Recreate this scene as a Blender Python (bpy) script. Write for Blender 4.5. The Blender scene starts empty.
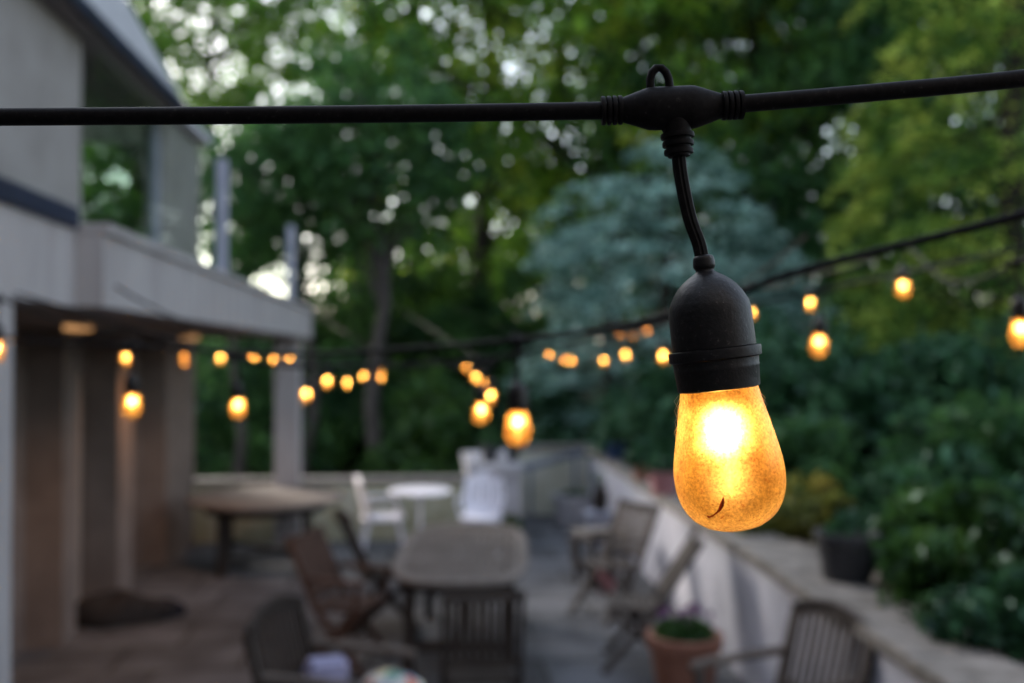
import bpy, bmesh, math, random
import numpy as np
from mathutils import Vector, Matrix
random.seed(7)
RNG = np.random.default_rng(11)
R = math.radians
S = bpy.context.scene
C = S.collection
PI = math.pi

# ------------------------------------------------------------------ camera
FPX = 995.0
CAM = Vector((0, 0, 2.2))
YAW = math.atan(87 / FPX)
PITCH = math.atan(13.5 / FPX)
FW = Vector((math.sin(YAW) * math.cos(PITCH), math.cos(YAW) * math.cos(PITCH), math.sin(PITCH)))
RT = Vector((math.cos(YAW), -math.sin(YAW), 0))
UP = RT.cross(FW)
cd = bpy.data.cameras.new('camera')
cd.sensor_width = 36.0
cd.lens = FPX * 36.0 / 1024.0
cd.clip_start = 0.02
cd.clip_end = 600
cd.dof.use_dof = True
cd.dof.focus_distance = 0.385
cd.dof.aperture_fstop = 6.4
cam = bpy.data.objects.new('camera', cd)
C.objects.link(cam)
cam.location = CAM
cam.rotation_euler = (PI / 2 + PITCH, 0, -YAW)
S.camera = cam


def ray(px, py):
    return FW + RT * ((px - 512) / FPX) + UP * ((341.5 - py) / FPX)


def at(px, py, d):
    return CAM + ray(px, py) * d


def at_z(px, py, z):
    r = ray(px, py)
    return CAM + r * ((z - CAM.z) / r.z)


def at_x(px, py, x):
    r = ray(px, py)
    return CAM + r * ((x - CAM.x) / r.x)


def on_floor(px, d, z=0.0):
    p = at(px, 355, d)
    p.z = z
    return p


# ------------------------------------------------------------------ object helpers
def tag(o, label=None, cat=None, group=None, kind=None):
    if label: o['label'] = label
    if cat: o['category'] = cat
    if group: o['group'] = group
    if kind: o['kind'] = kind
    return o


def empty(name, label, cat, loc=(0, 0, 0), rz=0.0, group=None):
    o = bpy.data.objects.new(name, None)
    o.empty_display_size = 0.1
    C.objects.link(o)
    o.location = loc
    o.rotation_euler = (0, 0, rz)
    return tag(o, label, cat, group)


def copy_tree(o, parent=None):
    c = o.copy()
    C.objects.link(c)
    c.parent = parent
    for ch in list(o.children):
        copy_tree(ch, c)
    return c


class MB:
    def __init__(s):
        s.v, s.f, s.M = [], [], Matrix.Identity(4)

    def add(s, vs, fs):
        n = len(s.v)
        s.v += [tuple(s.M @ Vector(p)) for p in vs]
        s.f += [tuple(i + n for i in q) for q in fs]
        return s

    def box(s, c, d, rot=None):
        x, y, z = d[0] / 2, d[1] / 2, d[2] / 2
        vs = [Vector(p) for p in ((-x, -y, -z), (x, -y, -z), (x, y, -z), (-x, y, -z), (-x, -y, z), (x, -y, z), (x, y, z), (-x, y, z))]
        if rot is not None: vs = [rot @ p for p in vs]
        c = Vector(c)
        return s.add([p + c for p in vs], [(0, 3, 2, 1), (4, 5, 6, 7), (0, 1, 5, 4), (1, 2, 6, 5), (2, 3, 7, 6), (3, 0, 4, 7)])

    def span(s, a, b):
        a, b = Vector(a), Vector(b)
        d = b - a
        return s.box((a + b) / 2, (abs(d.x), abs(d.y), abs(d.z)))

    def bar(s, p0, p1, w, t, up=(0, 0, 1)):
        p0, p1 = Vector(p0), Vector(p1)
        z = (p1 - p0).normalized()
        x = z.cross(Vector(up))
        if x.length < 1e-4: x = z.cross(Vector((0, 1, 0)))
        x.normalize()
        y = z.cross(x)
        m = Matrix((x, y, z)).transposed()
        return s.box((p0 + p1) / 2, (w, t, (p1 - p0).length), m)

    def tube(s, path, r, n=10, cap=True):
        P = [Vector(p) for p in path]
        rs = r if isinstance(r, (list, tuple)) else [r] * len(P)
        vs, fs = [], []
        ref = None
        for i, p in enumerate(P):
            t = (P[min(i + 1, len(P) - 1)] - P[max(i - 1, 0)]).normalized()
            if ref is None:
                ref = t.cross(Vector((0, 0, 1)))
                if ref.length < 1e-3: ref = Vector((1, 0, 0))
            a = (ref - t * ref.dot(t)).normalized()
            ref = a
            b = t.cross(a)
            for k in range(n):
                q = 2 * PI * k / n
                vs.append(p + (a * math.cos(q) + b * math.sin(q)) * rs[i])
        for i in range(len(P) - 1):
            for k in range(n):
                k2 = (k + 1) % n
                fs.append((i * n + k, i * n + k2, (i + 1) * n + k2, (i + 1) * n + k))
        if cap:
            fs.append(tuple(range(n))[::-1])
            fs.append(tuple((len(P) - 1) * n + k for k in range(n)))
        return s.add(vs, fs)

    def lathe(s, prof, n=24, M=None, sx=1.0, sy=1.0):
        """prof: (radius, z) list, about local z"""
        vs, fs = [], []
        for r, z in prof:
            r = max(r, 1e-5)
            for k in range(n):
                q = 2 * PI * k / n
                p = Vector((r * math.cos(q) * sx, r * math.sin(q) * sy, z))
                vs.append(M @ p if M else p)
        for i in range(len(prof) - 1):
            for k in range(n):
                k2 = (k + 1) % n
                fs.append((i * n + k, i * n + k2, (i + 1) * n + k2, (i + 1) * n + k))
        fs.append(tuple(range(n))[::-1])
        fs.append(tuple((len(prof) - 1) * n + k for k in range(n)))
        return s.add(vs, fs)

    def prism(s, poly, z0, z1):
        n = len(poly)
        vs = [(x, y, z0) for x, y in poly] + [(x, y, z1) for x, y in poly]
        fs = [tuple(range(n))[::-1], tuple(range(n, 2 * n))]
        fs += [(k, (k + 1) % n, n + (k + 1) % n, n + k) for k in range(n)]
        return s.add(vs, fs)

    def ring(s, outer, inner, z0, z1):
        n = len(outer)
        vs = [(x, y, z) for z in (z0, z1) for x, y in outer] + [(x, y, z) for z in (z0, z1) for x, y in inner]
        fs = []
        for k in range(n):
            k2 = (k + 1) % n
            fs += [(k, k2, n + k2, n + k), (2 * n + k2, 2 * n + k, 3 * n + k, 3 * n + k2),
                   (n + k, n + k2, 3 * n + k2, 3 * n + k), (k2, k, 2 * n + k, 2 * n + k2)]
        return s.add(vs, fs)

    def build(s, name, mat, parent=None, smooth=False, bevel=0.0, outward=False):
        me = bpy.data.meshes.new(name)
        me.from_pydata(s.v, [], s.f)
        if outward:
            bm = bmesh.new(); bm.from_mesh(me)
            bmesh.ops.recalc_face_normals(bm, faces=bm.faces)
            bm.to_mesh(me); bm.free()
        me.materials.append(mat)
        if smooth:
            me.polygons.foreach_set('use_smooth', [True] * len(me.polygons))
            try: me.set_sharp_from_angle(angle=R(40))
            except Exception: pass
        o = bpy.data.objects.new(name, me)
        C.objects.link(o)
        if parent: o.parent = parent
        if bevel:
            b = o.modifiers.new('bevel', 'BEVEL')
            b.width = bevel
            b.segments = 2
            b.limit_method = 'ANGLE'
        return o


def leaf_mesh(name, cen, size, up=0.5, slim=0.5, fold=0.0, direc=None):
    """cen (N,3) leaf centres -> one mesh of small rhombic leaves"""
    n = len(cen)
    nor = RNG.normal(size=(n, 3))
    nor[:, 2] += up * 2
    nor /= np.linalg.norm(nor, axis=1)[:, None]
    t = RNG.normal(size=(n, 3)) if direc is None else direc + RNG.normal(size=(n, 3)) * .35
    t -= nor * np.sum(t * nor, axis=1)[:, None]
    t /= np.linalg.norm(t, axis=1)[:, None] + 1e-9
    b = np.cross(nor, t)
    L = (size * RNG.uniform(.65, 1.3, n))[:, None]
    W = L * slim
    dz = np.zeros((n, 3)); dz[:, 2] = -fold
    v = np.empty((n, 4, 3), dtype=np.float32)
    v[:, 0] = cen - t * L * .5
    v[:, 1] = cen + b * W * .5 + t * L * .05
    v[:, 2] = cen + t * L * .5 + dz * L
    v[:, 3] = cen - b * W * .5 + t * L * .05
    me = bpy.data.meshes.new(name)
    me.vertices.add(4 * n)
    me.vertices.foreach_set('co', v.reshape(-1))
    me.loops.add(4 * n)
    me.loops.foreach_set('vertex_index', np.arange(4 * n, dtype=np.int32))
    me.polygons.add(n)
    me.polygons.foreach_set('loop_start', np.arange(0, 4 * n, 4, dtype=np.int32))
    me.update(calc_edges=True)
    return me


def leaf_obj(name, cen, size, mat, parent=None, **k):
    me = leaf_mesh(name, np.asarray(cen), size, **k)
    me.materials.append(mat)
    o = bpy.data.objects.new(name, me)
    C.objects.link(o)
    if parent: o.parent = parent
    return o


# ------------------------------------------------------------------ materials
def newmat(name):
    m = bpy.data.materials.new(name)
    m.use_nodes = True
    nt = m.node_tree
    nt.nodes.clear()
    return m, nt, nt.nodes, nt.links


def principled(nt, col=None, rough=.6, spec=.4, metal=0.0):
    b = nt.nodes.new('ShaderNodeBsdfPrincipled')
    if col: b.inputs['Base Color'].default_value = (*col, 1)
    b.inputs['Roughness'].default_value = rough
    b.inputs['Specular IOR Level'].default_value = spec
    b.inputs['Metallic'].default_value = metal
    o = nt.nodes.new('ShaderNodeOutputMaterial')
    nt.links.new(b.outputs[0], o.inputs[0])
    return b


def noise_ramp(nt, stops, scale=5.0, detail=5.0, stretch=(1, 1, 1), coord='Object', rough=.6):
    tc = nt.nodes.new('ShaderNodeTexCoord')
    mp = nt.nodes.new('ShaderNodeMapping')
    mp.inputs['Scale'].default_value = stretch
    nt.links.new(tc.outputs[coord], mp.inputs[0])
    n = nt.nodes.new('ShaderNodeTexNoise')
    n.inputs['Scale'].default_value = scale
    n.inputs['Detail'].default_value = detail
    n.inputs['Roughness'].default_value = rough
    nt.links.new(mp.outputs[0], n.inputs[0])
    r = nt.nodes.new('ShaderNodeValToRGB')
    el = r.color_ramp.elements
    while len(el) < len(stops): el.new(.5)
    for e, (p, c) in zip(el, stops):
        e.position = p
        e.color = (*c, 1)
    nt.links.new(n.outputs['Fac'], r.inputs[0])
    return r, n


def mat_noise(name, stops, scale=5, rough=.7, spec=.3, stretch=(1, 1, 1), bump=0.0, bdist=.01, metal=0.0, detail=5):
    m, nt, N, L = newmat(name)
    b = principled(nt, None, rough, spec, metal)
    r, n = noise_ramp(nt, stops, scale, detail, stretch)
    L.new(r.outputs[0], b.inputs['Base Color'])
    if bump:
        bp = N.new('ShaderNodeBump')
        bp.inputs['Strength'].default_value = bump
        bp.inputs['Distance'].default_value = bdist
        L.new(n.outputs['Fac'], bp.inputs['Height'])
        L.new(bp.outputs[0], b.inputs['Normal'])
    return m


def wood(name, a, b, scale=3.0, rough=.7):
    return mat_noise(name, [(.3, a), (.7, b)], scale, rough, .25, (1, 1, 1), .3, .004)


def leafmat(name, cols, trans=.4, rough=.5, vscale=.8, gloss=.02):
    """leaf: diffuse + translucent, colour varies by clump noise and per leaf"""
    m, nt, N, L = newmat(name)
    r, n = noise_ramp(nt, [(.36, cols[0]), (.5, cols[1]), (.64, cols[2])], vscale, 2.0)
    geo = N.new('ShaderNodeNewGeometry')
    mr = N.new('ShaderNodeMapRange')
    mr.inputs['To Min'].default_value = .6
    mr.inputs['To Max'].default_value = 1.45
    L.new(geo.outputs['Random Per Island'], mr.inputs['Value'])
    mul = N.new('ShaderNodeMix'); mul.data_type = 'RGBA'; mul.blend_type = 'MULTIPLY'
    mul.inputs[0].default_value = 1
    L.new(r.outputs[0], mul.inputs[6]); L.new(mr.outputs[0], mul.inputs[7])
    d = N.new('ShaderNodeBsdfDiffuse'); t = N.new('ShaderNodeBsdfTranslucent')
    L.new(mul.outputs[2], d.inputs[0]); L.new(mul.outputs[2], t.inputs[0])
    x = N.new('ShaderNodeMixShader'); x.inputs[0].default_value = trans
    L.new(d.outputs[0], x.inputs[1]); L.new(t.outputs[0], x.inputs[2])
    g = N.new('ShaderNodeBsdfGlossy'); g.inputs['Roughness'].default_value = rough
    g.inputs[0].default_value = (.6, .75, .8, 1)
    x2 = N.new('ShaderNodeMixShader'); x2.inputs[0].default_value = gloss
    L.new(x.outputs[0], x2.inputs[1]); L.new(g.outputs[0], x2.inputs[2])
    o = N.new('ShaderNodeOutputMaterial')
    L.new(x2.outputs[0], o.inputs[0])
    return m


def emit(name, col, strength):
    m, nt, N, L = newmat(name)
    e = N.new('ShaderNodeEmission')
    e.inputs[0].default_value = (*col, 1)
    e.inputs[1].default_value = strength
    o = N.new('ShaderNodeOutputMaterial')
    L.new(e.outputs[0], o.inputs[0])
    return m


def window_glass(name, tint, gl=.08):
    m, nt, N, L = newmat(name)
    t = N.new('ShaderNodeBsdfTransparent'); t.inputs[0].default_value = (*tint, 1)
    g = N.new('ShaderNodeBsdfGlossy'); g.inputs['Roughness'].default_value = .02
    f = N.new('ShaderNodeFresnel'); f.inputs[0].default_value = 1.45
    ad = N.new('ShaderNodeMath'); ad.operation = 'ADD'; ad.inputs[1].default_value = gl; ad.use_clamp = True
    fm = N.new('ShaderNodeMath'); fm.operation = 'MULTIPLY'; fm.inputs[1].default_value = .12
    L.new(f.outputs[0], fm.inputs[0]); L.new(fm.outputs[0], ad.inputs[0])
    x = N.new('ShaderNodeMixShader')
    L.new(ad.outputs[0], x.inputs[0]); L.new(t.outputs[0], x.inputs[1]); L.new(g.outputs[0], x.inputs[2])
    o = N.new('ShaderNodeOutputMaterial'); L.new(x.outputs[0], o.inputs[0])
    return m


M = {}
FIL = 44.0          # filament radiance of a bulb


def bulb_glass():
    m, nt, N, L = newmat('dusty_amber_glass')
    tc = N.new('ShaderNodeTexCoord')

    def nz(scale, detail, lo, hi, w=0.0):
        n = N.new('ShaderNodeTexNoise')
        n.inputs['Scale'].default_value = scale; n.inputs['Detail'].default_value = detail
        n.inputs['Roughness'].default_value = .65
        mp = N.new('ShaderNodeMapping'); mp.inputs['Location'].default_value = (w, w * .7, w * 1.3)
        L.new(tc.outputs['Object'], mp.inputs[0]); L.new(mp.outputs[0], n.inputs[0])
        k = N.new('ShaderNodeMapRange')
        k.inputs['From Min'].default_value = lo; k.inputs['From Max'].default_value = hi
        k.clamp = True
        L.new(n.outputs['Fac'], k.inputs[0])
        return k.outputs[0]

    film = nz(95, 6, .38, .70)            # uneven film of dust
    fine = nz(900, 3, .36, .66, 3)       # fine grain
    speck = nz(520, 3, .60, .67, 9)       # dark specks
    # more specks towards the underside, where rain water dries
    sx = N.new('ShaderNodeSeparateXYZ'); L.new(tc.outputs['Object'], sx.inputs[0])
    low = N.new('ShaderNodeMapRange'); low.inputs['From Min'].default_value = -.150; low.inputs['From Max'].default_value = -.167
    low.inputs['To Min'].default_value = .55; low.inputs['To Max'].default_value = 1.0
    L.new(sx.outputs['Z'], low.inputs[0])
    sp2 = N.new('ShaderNodeMath'); sp2.operation = 'MULTIPLY'
    L.new(speck, sp2.inputs[0]); L.new(low.outputs[0], sp2.inputs[1])
    rim = nz(600, 2, .46, .58, 5)
    lowr = N.new('ShaderNodeMapRange'); lowr.inputs['From Min'].default_value = -.1655; lowr.inputs['From Max'].default_value = -.1685
    L.new(sx.outputs['Z'], lowr.inputs[0])
    rm = N.new('ShaderNodeMath'); rm.operation = 'MULTIPLY'; L.new(rim, rm.inputs[0]); L.new(lowr.outputs[0], rm.inputs[1])
    spk = N.new('ShaderNodeMath'); spk.operation = 'MAXIMUM'; L.new(sp2.outputs[0], spk.inputs[0]); L.new(rm.outputs[0], spk.inputs[1])

    mixc = N.new('ShaderNodeMix'); mixc.data_type = 'RGBA'
    mixc.inputs[6].default_value = (.34, .178, .036, 1)
    mixc.inputs[7].default_value = (.15, .066, .012, 1)
    L.new(film, mixc.inputs[0])
    mixf = N.new('ShaderNodeMix'); mixf.data_type = 'RGBA'; mixf.blend_type = 'MULTIPLY'
    fm = N.new('ShaderNodeMapRange'); fm.inputs['To Min'].default_value = .5; fm.inputs['To Max'].default_value = 1.15
    L.new(fine, fm.inputs[0])
    mixf.inputs[0].default_value = 1
    L.new(mixc.outputs[2], mixf.inputs[6]); L.new(fm.outputs[0], mixf.inputs[7])
    tr = N.new('ShaderNodeBsdfTranslucent'); L.new(mixf.outputs[2], tr.inputs[0])
    cl = N.new('ShaderNodeBsdfTransparent'); cl.inputs[0].default_value = (1, .56, .16, 1)
    # dust scatters forward: a rough refraction lobe spreads the filament's light
    rf = N.new('ShaderNodeBsdfRefraction'); rf.inputs['IOR'].default_value = 1.36; rf.inputs['Roughness'].default_value = 1.0
    rf.inputs[0].default_value = (1, .72, .36, 1)
    a = N.new('ShaderNodeMixShader'); a.inputs[0].default_value = .08
    L.new(tr.outputs[0], a.inputs[1]); L.new(cl.outputs[0], a.inputs[2])
    gi = N.new('ShaderNodeNewGeometry')
    sel = N.new('ShaderNodeMixShader')              # the outer face scatters, the inner face is clear
    L.new(gi.outputs['Backfacing'], sel.inputs[0]); L.new(rf.outputs[0], sel.inputs[1]); L.new(cl.outputs[0], sel.inputs[2])
    lw = N.new('ShaderNodeLayerWeight'); lw.inputs[0].default_value = .35
    fa = N.new('ShaderNodeMapRange'); fa.inputs['To Min'].default_value = .58; fa.inputs['To Max'].default_value = .08
    L.new(lw.outputs['Facing'], fa.inputs[0])
    fa2 = N.new('ShaderNodeMath'); fa2.operation = 'MULTIPLY'; L.new(fa.outputs[0], fa2.inputs[0])
    fl = N.new('ShaderNodeMapRange'); fl.inputs['To Min'].default_value = 1.15; fl.inputs['To Max'].default_value = .45; L.new(film, fl.inputs[0])
    fg = N.new('ShaderNodeMath'); fg.operation = 'MULTIPLY'; L.new(fl.outputs[0], fg.inputs[0]); L.new(fm.outputs[0], fg.inputs[1]); L.new(fg.outputs[0], fa2.inputs[1])
    a2 = N.new('ShaderNodeMixShader'); L.new(fa2.outputs[0], a2.inputs[0])
    L.new(a.outputs[0], a2.inputs[1]); L.new(sel.outputs[0], a2.inputs[2])
    dk = N.new('ShaderNodeBsdfTranslucent'); dk.inputs[0].default_value = (.22, .06, .01, 1)
    b = N.new('ShaderNodeMixShader'); L.new(spk.outputs[0], b.inputs[0])
    L.new(a2.outputs[0], b.inputs[1]); L.new(dk.outputs[0], b.inputs[2])
    g = N.new('ShaderNodeBsdfGlossy'); g.inputs['Roughness'].default_value = .25; g.inputs[0].default_value = (.7, .7, .7, 1)
    f = N.new('ShaderNodeFresnel'); f.inputs[0].default_value = 1.4
    fz = N.new('ShaderNodeMath'); fz.operation = 'MULTIPLY'; fz.inputs[1].default_value = .5; L.new(f.outputs[0], fz.inputs[0])
    c = N.new('ShaderNodeMixShader'); L.new(fz.outputs[0], c.inputs[0])
    L.new(b.outputs[0], c.inputs[1]); L.new(g.outputs[0], c.inputs[2])
    o = N.new('ShaderNodeOutputMaterial'); L.new(c.outputs[0], o.inputs[0])
    return m


M['glass'] = bulb_glass()
M['filament'] = emit('lamp_filament', (1, .62, .24), FIL)
M['glow_low'] = emit('lower_glow_emitter', (1, .60, .22), FIL * .13)  # weaker extra emitter that brightens the lower half of the glass
M['filament_dim'] = emit('lamp_filament_low', (1, .5, .16), FIL * .22)
M['rubber'] = mat_noise('black_rubber', [(.35, (.004, .0036, .004)), (.62, (.009, .008, .0085)), (.75, (.035, .031, .03))], 420, .55, .12, bump=.25, bdist=.0004)
# socket: rubber with pale dust specks, brightened to mimic grainy highlights
m, nt, N, L = newmat('dusty_socket_rubber')
b = principled(nt, None, .45, .35)
r1, n1 = noise_ramp(nt, [(.40, (.005, .0042, .0045)), (.64, (.011, .009, .0095)), (.73, (.10, .09, .085))], 520, 4)
L.new(r1.outputs[0], b.inputs['Base Color'])
bp = N.new('ShaderNodeBump'); bp.inputs['Strength'].default_value = .35; bp.inputs['Distance'].default_value = .0006
L.new(n1.outputs['Fac'], bp.inputs['Height']); L.new(bp.outputs[0], b.inputs['Normal'])
M['socket'] = m
M['white_wall'] = mat_noise('whitewashed_render', [(.25, (.25, .255, .30)), (.5, (.41, .415, .48)), (.75, (.50, .505, .57))], 2.6, .85, .2, (1, 1, .6), .2, .01)
M['cap'] = mat_noise('weathered_coping', [(.3, (.10, .092, .083)), (.55, (.185, .172, .16)), (.8, (.27, .25, .235))], 7, .85, .2, bump=.5, bdist=.02)
M['mossy'] = mat_noise('mossy_render', [(.25, (.22, .215, .12)), (.5, (.38, .37, .26)), (.75, (.47, .46, .39))], 3.0, .85, .2, (1, 1, .5), .2, .01)
M['moss_lightened'] = mat_noise('lightened_mossy_render', [(.25, (.34, .33, .22)), (.5, (.52, .51, .42)), (.75, (.60, .59, .54))], 3.0, .85, .2, (1, 1, .5), .2, .01)  # mossy render made lighter to offset the shade on the end wall
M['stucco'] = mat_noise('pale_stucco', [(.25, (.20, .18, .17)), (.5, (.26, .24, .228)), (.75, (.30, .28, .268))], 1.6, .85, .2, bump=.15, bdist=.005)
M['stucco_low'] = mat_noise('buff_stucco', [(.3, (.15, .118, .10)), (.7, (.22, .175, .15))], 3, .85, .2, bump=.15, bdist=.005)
M['fascia'] = mat_noise('painted_fascia', [(.25, (.25, .225, .22)), (.5, (.35, .325, .32)), (.75, (.41, .385, .38))], 5, .7, .3, (1, 1.4, .25))
M['soffit'] = mat_noise('soffit_board', [(.3, (.20, .15, .12)), (.7, (.27, .21, .17))], 4, .8, .2, (1, .2, 1))
M['roof'] = mat_noise('grey_roof_metal', [(.3, (.42, .42, .46)), (.7, (.52, .52, .56))], 4, .5, .4)
M['blue_trim'] = mat_noise('navy_trim', [(.3, (.008, .011, .028)), (.7, (.016, .021, .05))], 5, .5, .4)
M['roof_soffit'] = mat_noise('roof_soffit', [(.3, (.14, .12, .12)), (.7, (.2, .17, .17))], 5, .8, .2)
M['interior'] = mat_noise('room_plaster', [(.3, (.25, .26, .26)), (.7, (.32, .33, .33))], 3, .9, .1)
M['lilac_metal'] = mat_noise('satin_metal_post', [(.3, (.28, .28, .36)), (.7, (.36, .36, .45))], 6, .45, .5)
M['pane'] = window_glass('clear_pane', (.93, .97, .955), .015)
M['room_glass'] = window_glass('green_room_glass', (.80, .87, .85), .12)
M['door_glass'] = window_glass('dark_door_glass', (.10, .10, .10), .03)
M['door_wood'] = mat_noise('door_frame_paint', [(.3, (.28, .22, .18)), (.7, (.36, .29, .24))], 5, .6, .3, (1, 1, .2))
M['teak_grey'] = wood('weathered_teak', (.058, .047, .041), (.115, .096, .086), 6)
M['teak_dark'] = wood('dark_teak', (.022, .016, .013), (.046, .035, .028), 6)
M['teak_red'] = wood('reddish_teak', (.055, .031, .022), (.10, .056, .04), 6)
M['teak_top'] = wood('silvered_teak', (.098, .078, .064), (.16, .132, .114), 5)
M['teak_rim'] = wood('silvered_teak_rim', (.135, .112, .096), (.205, .175, .155), 5)
M['white_metal'] = mat_noise('white_painted_metal', [(.3, (.72, .70, .76)), (.7, (.82, .80, .86))], 6, .5, .4)
M['terracotta'] = mat_noise('terracotta', [(.3, (.24, .11, .075)), (.7, (.36, .18, .13))], 8, .8, .2, bump=.2, bdist=.005)
M['dark_pot'] = mat_noise('dark_plastic', [(.3, (.03, .03, .034)), (.7, (.05, .05, .055))], 8, .6, .3)
M['blue_pot'] = mat_noise('blue_glaze', [(.3, (.03, .07, .20)), (.7, (.06, .12, .30))], 8, .3, .5)
M['stone_pot'] = mat_noise('pale_stone', [(.3, (.30, .29, .30)), (.7, (.48, .46, .48))], 5, .8, .2, bump=.3, bdist=.01)
M['soil'] = mat_noise('potting_soil', [(.3, (.02, .014, .01)), (.7, (.045, .032, .022))], 20, .95, .1)
M['dark_cloth'] = mat_noise('black_cloth', [(.3, (.010, .010, .013)), (.7, (.02, .02, .025))], 30, .9, .1)
M['bag_cloth'] = mat_noise('charcoal_cloth', [(.3, (.018, .015, .014)), (.7, (.04, .034, .03))], 20, .85, .15)
M['lavender'] = mat_noise('lavender_cloth', [(.3, (.26, .25, .36)), (.7, (.36, .34, .48))], 20, .9, .1)
M['bark'] = mat_noise('bark', [(.3, (.012, .010, .008)), (.7, (.03, .025, .02))], 6, .9, .1, (1, 1, .3), .6, .03)
M['bark_grey'] = mat_noise('pale_bark', [(.3, (.03, .027, .026)), (.7, (.06, .055, .052))], 6, .9, .1, (1, 1, .3), .6, .03)
M['boulder'] = mat_noise('boulder_stone', [(.3, (.07, .055, .05)), (.7, (.14, .115, .105))], 5, .9, .2, bump=.6, bdist=.04)
M['rail'] = mat_noise('blue_grey_rail', [(.3, (.10, .12, .16)), (.7, (.15, .17, .22))], 5, .5, .4)
M['dry_leaf'] = leafmat('dry_leaf', [(.32, .065, .012), (.42, .09, .016), (.5, .12, .022)], .7, .5, 300, .02)
M['cobweb'] = mat_noise('cobweb_thread', [(.3, (.25, .22, .18)), (.7, (.4, .36, .3))], 300, .8, .2)
M['pink'] = mat_noise('pink_glaze', [(.3, (.40, .17, .18)), (.7, (.55, .27, .28))], 8, .5, .4)
M['lamp_ring'] = mat_noise('lamp_trim', [(.3, (.25, .22, .2)), (.7, (.32, .28, .25))], 9, .5, .4)
M['lamp_face'] = emit('downlight_face', (1, .50, .20), .11)

# patterned cloth (soft patches of colour)
m, nt, N, L = newmat('patterned_cloth')
b = principled(nt, None, .85, .2)
tc = N.new('ShaderNodeTexCoord'); vo = N.new('ShaderNodeTexVoronoi'); vo.inputs['Scale'].default_value = 16
L.new(tc.outputs['Object'], vo.inputs['Vector'])
rp = N.new('ShaderNodeValToRGB'); rp.color_ramp.interpolation = 'CONSTANT'
cols = [(0, (.55, .55, .52)), (.25, (.10, .26, .22)), (.42, (.62, .56, .36)), (.6, (.5, .5, .55)), (.75, (.15, .2, .3)), (.86, (.6, .18, .10))]
while len(rp.color_ramp.elements) < len(cols): rp.color_ramp.elements.new(.5)
for e, (p, c) in zip(rp.color_ramp.elements, cols): e.position = p; e.color = (*c, 1)
sp = N.new('ShaderNodeSeparateColor'); L.new(vo.outputs['Color'], sp.inputs[0]); L.new(sp.outputs[0], rp.inputs[0])
L.new(rp.outputs[0], b.inputs['Base Color'])
M['pattern'] = m

# flagstones
m, nt, N, L = newmat('flagstones')
b = principled(nt, None, .75, .3)
tc = N.new('ShaderNodeTexCoord')
nz = N.new('ShaderNodeTexNoise'); nz.inputs['Scale'].default_value = 1.3; L.new(tc.outputs['Object'], nz.inputs[0])
va = N.new('ShaderNodeVectorMath'); va.operation = 'MULTIPLY_ADD'; va.inputs[1].default_value = (.12, .12, 0)
L.new(nz.outputs['Color'], va.inputs[0]); L.new(tc.outputs['Object'], va.inputs[2])
br = N.new('ShaderNodeTexBrick'); br.inputs['Scale'].default_value = 1.0; br.inputs['Brick Width'].default_value = .9
br.inputs['Row Height'].default_value = .6; br.inputs['Mortar Size'].default_value = .018; br.offset = .37
br.inputs['Color1'].default_value = (.085, .086, .092, 1); br.inputs['Color2'].default_value = (.165, .168, .18, 1)
br.inputs['Mortar'].default_value = (.045, .045, .042, 1)
L.new(va.outputs[0], br.inputs[0])
n2 = N.new('ShaderNodeTexNoise'); n2.inputs['Scale'].default_value = 2.2; n2.inputs['Detail'].default_value = 6; L.new(tc.outputs['Object'], n2.inputs[0])
r2 = N.new('ShaderNodeMapRange'); r2.inputs['From Min'].default_value = .3; r2.inputs['From Max'].default_value = .7
r2.inputs['To Min'].default_value = .5; r2.inputs['To Max'].default_value = 1.2; L.new(n2.outputs['Fac'], r2.inputs[0])
mu = N.new('ShaderNodeMix'); mu.data_type = 'RGBA'; mu.blend_type = 'MULTIPLY'; mu.inputs[0].default_value = 1
L.new(br.outputs['Color'], mu.inputs[6]); L.new(r2.outputs[0], mu.inputs[7])
L.new(mu.outputs[2], b.inputs['Base Color'])
M['flag'] = m
M['earth'] = mat_noise('dark_earth', [(.3, (.018, .018, .011)), (.7, (.04, .038, .022))], 1.5, .95, .1, bump=.5, bdist=.05)

M['leaf_mid'] = leafmat('leaf_mid', [(.04, .095, .012), (.075, .17, .018), (.13, .24, .028)], .6)
M['leaf_bright'] = leafmat('leaf_bright', [(.06, .13, .012), (.12, .24, .02), (.24, .29, .025)], .62)
M['leaf_dark'] = leafmat('leaf_dark', [(.016, .05, .016), (.036, .095, .026), (.065, .145, .035)], .45)
M['leaf_wood'] = leafmat('leaf_wood', [(.02, .05, .012), (.045, .10, .018), (.08, .15, .026)], .5, vscale=.35)
M['spruce'] = leafmat('spruce_needle', [(.025, .065, .055), (.19, .33, .285), (.46, .64, .57)], .15, vscale=3.0, gloss=.015)
M['golden'] = leafmat('golden_needle', [(.025, .075, .014), (.14, .235, .035), (.40, .46, .08)], .3, vscale=1.5, gloss=.015)
M['rhodo'] = leafmat('rhododendron_leaf', [(.012, .040, .016), (.024, .075, .028), (.05, .12, .05)], .25, .4, 1.6, .03)
M['hosta'] = leafmat('perennial_leaf', [(.02, .055, .012), (.04, .10, .02), (.07, .14, .03)], .35, .4, 2.0, .03)
M['purple'] = leafmat('purple_flower', [(.05, .012, .06), (.11, .03, .12), (.16, .06, .18)], .3, vscale=6)
M['yellow_leaf'] = leafmat('yellowed_leaf', [(.08, .10, .02), (.16, .16, .03), (.26, .20, .04)], .45, vscale=2)

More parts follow.
